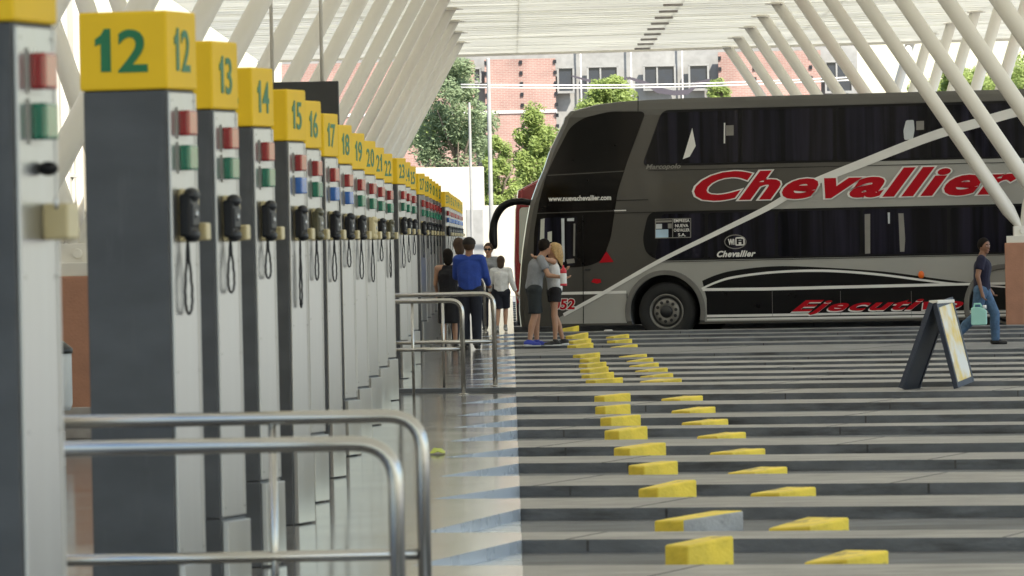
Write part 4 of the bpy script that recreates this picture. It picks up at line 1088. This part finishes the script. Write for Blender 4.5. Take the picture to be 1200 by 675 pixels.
# embracing couple
pm = at(627, 406)
person('man in grey t-shirt and dark shorts hugging a woman beside the bus door', pm, FR+.15, 1.63,
       dict(pel=(0, .0, .94), waist=(0, .02, 1.08), chest=(0, .06, 1.27), neck=(0, .11, 1.43), head=(.01, .19, 1.57), shL=(-.17, .1, 1.37), shR=(.17, .1, 1.38),
            elR=(.24, .2, 1.13), wrR=(.25, .40, 1.10), elL=(-.2, .27, 1.17), wrL=(-.08, .45, 1.2), kneeL=(-.1, .06, .49), kneeR=(.09, -.01, .49), ankL=(-.11, .05, .085), ankR=(.1, -.1, .085)),
       'skin', 'hair_dark', 't_grey', 'c_shorts', 'shoe_blue', legs='knee', headyaw=.35, shoe_sole='sole')
pw = at(648.5, 406); pw = (pw[0]+.03, pm[1]+.13, pw[2])
person('blonde woman in white top and black shorts hugging the man', pw, -FR+.25, 1.57,
       dict(pel=(0, -.02, .95), waist=(0, .0, 1.09), chest=(0, .03, 1.28), neck=(0, .0, 1.44), head=(-.03, .0, 1.57), shL=(-.165, .04, 1.40), shR=(.165, .03, 1.40),
            elL=(-.27, .2, 1.44), wrL=(-.2, .29, 1.46), elR=(.2, .26, 1.40), wrR=(.02, .28, 1.42), kneeL=(-.08, .03, .5), kneeR=(.085, -.03, .5), ankL=(-.08, .02, .085), ankR=(.09, -.16, .085)),
       'skin', 'hair_blonde', 't_white', 'c_black', 'shoe_black', female=True, sleeves='none', legs='short', hairstyle='long', headyaw=-.3, shoe_sole='sole')
o = thing('drink_bottle', 'white drink bottle with red top in the hugging man\'s hand', 'bottle', (0, 0, 0))
p = W(660.5, 335, pm[1]-.27); o.location = p
MB().lathe([(.045, 0), (.05, .01), (.05, .17), (.046, .19)], n=20).build('flask', M['bottle_white'], o)
MB().lathe([(.048, .19), (.05, .2), (.048, .235), (.03, .25), (.012, .29), (.012, .31)], n=20).build('lid', M['bottle_red'], o)
MB().lathe([(.0515, .0), (.0515, .035)], n=20).build('band', M['bottle_red'], o)
# pair at the pillars
person('woman in a black sleeveless dress seen from behind at the pillars', at(527, 409), .12, 1.5, dict(elL=(-.22, .05, 1.12), wrL=(-.17, .2, .95)), 'skin', 'hair_dark', 'c_black', 'c_black', 'shoe_black', female=True, sleeves='none', legs='dress', hairstyle='bob')
person('man in royal blue shirt and dark cap seen from behind', at(552, 409.5), -.15, 1.66, dict(elR=(.245, .06, 1.13), wrR=(.25, .27, 1.0), elL=(-.225, .1, 1.13), wrL=(-.14, .3, 1.1), chest=(0, .03, 1.28)), 'skin_tan', 'hair_brown', 't_blue', 'c_navy', 'shoe_black', sleeves='long', cap=True, fat=1.12, headyaw=.1)
person('taller brown-haired person partly hidden behind the man in blue', at(540, 402), .4, 1.66, {}, 'skin', 'hair_brown', 't_white', 'c_navy', 'shoe_black', female=True, hairstyle='bob')
person('child in white long sleeves and dark shorts walking away', at(588.5, 389), -.1, 1.33, dict(kneeR=(.08, .1, .52), ankR=(.08, -.02, .14), kneeL=(-.08, .0, .49), ankL=(-.09, -.18, .12), elR=(.25, -.06, 1.12), wrR=(.32, .02, .92), elL=(-.25, .02, 1.12), wrL=(-.27, .12, .92)), 'skin', 'hair_brown', 't_white', 'c_navy', 'shoe_grey', sleeves='long', legs='knee', hairstyle='bob', shoe_sole='sole')
person('woman in sunglasses facing the camera behind the child', at(574.5, 387), PI-.2, 1.56, dict(elR=(.25, .06, 1.12), wrR=(.18, .22, 1.08), elL=(-.25, .06, 1.12), wrL=(-.16, .24, 1.06)), 'skin', 'hair_brown', 't_grey', 'c_navy', 'shoe_black', female=True, hairstyle='tied', glasses=True)
# walking man with a jerrycan
pk = at(1152, 404.5)
person('man in navy polo and jeans walking with a mint jerrycan', pk, FR-.1, 1.50,
       dict(hipL=(-.09, .02, .88), hipR=(.09, -.02, .88), pel=(0, 0, .92), kneeL=(-.09, .2, .50), ankL=(-.09, .2, .09), kneeR=(.09, -.1, .47), ankR=(.09, -.42, .2),
            elR=(.24, -.06, 1.12), wrR=(.24, .0, .87), elL=(-.24, -.02, 1.12), wrL=(-.24, .12, .9), chest=(0, .02, 1.27), head=(.01, .05, 1.59)),
       'skin_tan', 'hair_dark', 't_navy', 'jean', 'shoe_black', headyaw=-.75)
o = thing('jerrycan', 'mint green plastic jerrycan carried by the walking man', 'jerrycan', W(1147.5, 381, pk[1]-.27), -.12)
b = MB(); b.slab(rounded([(-.11, 0), (.11, 0), (.11, .21), (.02, .255), (-.11, .25)], .03), .065, -.065); b.build('can', M['mint'], o, bevel=.015)
b = MB(); b.tube([(-.07, 0, .24), (-.06, 0, .30), (.02, 0, .30), (.04, 0, .245)], .014, 8); b.build('handle', M['mint'], o)
MB().lathe([(.028, .23), (.028, .275), (.024, .28)], at=Vector((.08, 0, 0)), n=16).build('lid', M['bottle_white'], o)
# travel bag beside the bus
o = thing('travel_bag', 'dark travel bag on the ground behind the hugging couple', 'bag', at(614, 383))
MB().box((0, 0, .24), (.2, .3, .44), -ALPHA).build('bag_body', M['c_shorts'], o, bevel=.07, seg=4)
MB().tube([(0, -.1, .45), (0, -.08, .54), (0, .08, .54), (0, .1, .45)], .012, 8).build('handle', M['black'], o)

# ------------------------------------------------------------------ A-frame board, wrapper, bin
ZA = 64.9
o = thing('sandwich_board', 'A-frame sandwich board with dark blue frame and yellowed white face', 'sign board')
def board(xt, xb, sgn, face):
    """one leaf, leaning: top edge (px xt, y 355), bottom edge (px xb, y 454)"""
    T = W(xt, 355, ZA); Bt = W(xb, 455, ZA); d = Bt-T; L = d.length; d.normalize()
    q = Vector((.36*sgn, 1, 0)).normalized(); q = (q-d*q.dot(d)).normalized(); n = d.cross(q)
    Rm = Matrix((d, q, n)).transposed()
    return T, d, q, n, L, Rm
for xt, xb, sgn, fc in ((1091.5, 1056, 1, 0), (1095.5, 1121, 1, 1)):
    T, d, q, n, L, Rm = board(xt, xb, sgn, fc)
    if n.z < 0: n = -n
    c = T+d*(L/2)+q*.32
    leaf = MB(); leaf.box(c, (L, .64, .03), rot=Rm); lo = leaf.build('board', M['sign_blue'], o, bevel=.004)
    f2 = MB()
    for t in (.03, L-.03): f2.box(T+d*t+q*.32, (.06, .66, .045), rot=Rm)
    for t in (.0, .64): f2.box(T+d*(L/2)+q*t, (L, .05, .05), rot=Rm)
    f2.build('frame', M['sign_blue'], lo)
    if fc: MB().box(c+n*.018, (L-.12, .58, .006), rot=Rm).build('sign_face', M['sign_face'], lo)
T = W(1094, 354, ZA); MB().box(T+Vector((0.11, .31, -.0)), (.1, .66, .035), -math.radians(19.8)).build('top_hinge', M['white'], o, bevel=.006)
p = WZ(513, 532, 0.)
b = MB(); rr = random.Random(4)
vs = [[b.bm.verts.new((p.x+(i-2)*.028, p.y+(j-1)*.16, .008+rr.uniform(0, .04)*(1 if 0 < i < 4 else .2))) for i in range(5)] for j in range(3)]
for j in range(2):
    for i in range(4): b.bm.faces.new((vs[j][i], vs[j][i+1], vs[j+1][i+1], vs[j+1][i]))
o = b.build('wrapper', M['litter']); md = o.modifiers.new('t', 'SOLIDIFY'); md.thickness = .006; tag(o, 'crumpled lime wrapper lying on the platform tiles', 'wrapper')
p = WZ(69, 520, 0.)
o = thing('litter_bin', 'white and blue litter bin beside the terracotta pedestal', 'bin', (-3.79, 50.5, 0))
MB().lathe([(.12, .35), (.14, .4), (.14, .82), (.13, .84)], n=24).build('bucket', M['cloth_curtain'], o)
MB().lathe([(.03, 0), (.03, .36)], n=12).build('stand', M['steel'], o)
MB().lathe([(.15, .82), (.15, .86), (.08, .92), (.02, .94)], n=24).build('lid', M['screen'], o)

# ------------------------------------------------------------------ light
w = bpy.data.worlds.new('World'); S.world = w; w.use_nodes = True
nt = w.node_tree; bg = nt.nodes['Background']
sky = nt.nodes.new('ShaderNodeTexSky'); sky.sky_type = 'NISHITA'; sky.sun_disc = False
EL, AZ = math.radians(52), math.radians(142)        # azimuth from +Y, clockwise: behind the camera to its right
sky.sun_elevation = EL; sky.sun_rotation = AZ; sky.dust_density = .8; sky.air_density = 1.2
nt.links.new(sky.outputs[0], bg.inputs[0]); bg.inputs[1].default_value = .12
sd = Vector((math.sin(AZ)*math.cos(EL), math.cos(AZ)*math.cos(EL), math.sin(EL)))
sl = bpy.data.lights.new('sun', 'SUN'); sl.energy = 5.0; sl.angle = math.radians(.5); sl.color = (1, .95, .86)
so = bpy.data.objects.new('sun', sl); C.objects.link(so); so.rotation_euler = (-sd).to_track_quat('-Z', 'Y').to_euler(); so.location = sd*200
S.render.engine = 'CYCLES'
S.cycles.max_bounces = 10; S.cycles.diffuse_bounces = 6; S.cycles.glossy_bounces = 4
S.cycles.sample_clamp_indirect = 8
S.view_settings.view_transform = 'Standard'; S.view_settings.look = 'None'; S.view_settings.gamma = 1; S.view_settings.use_curve_mapping = False
S.view_settings.exposure = 1.28
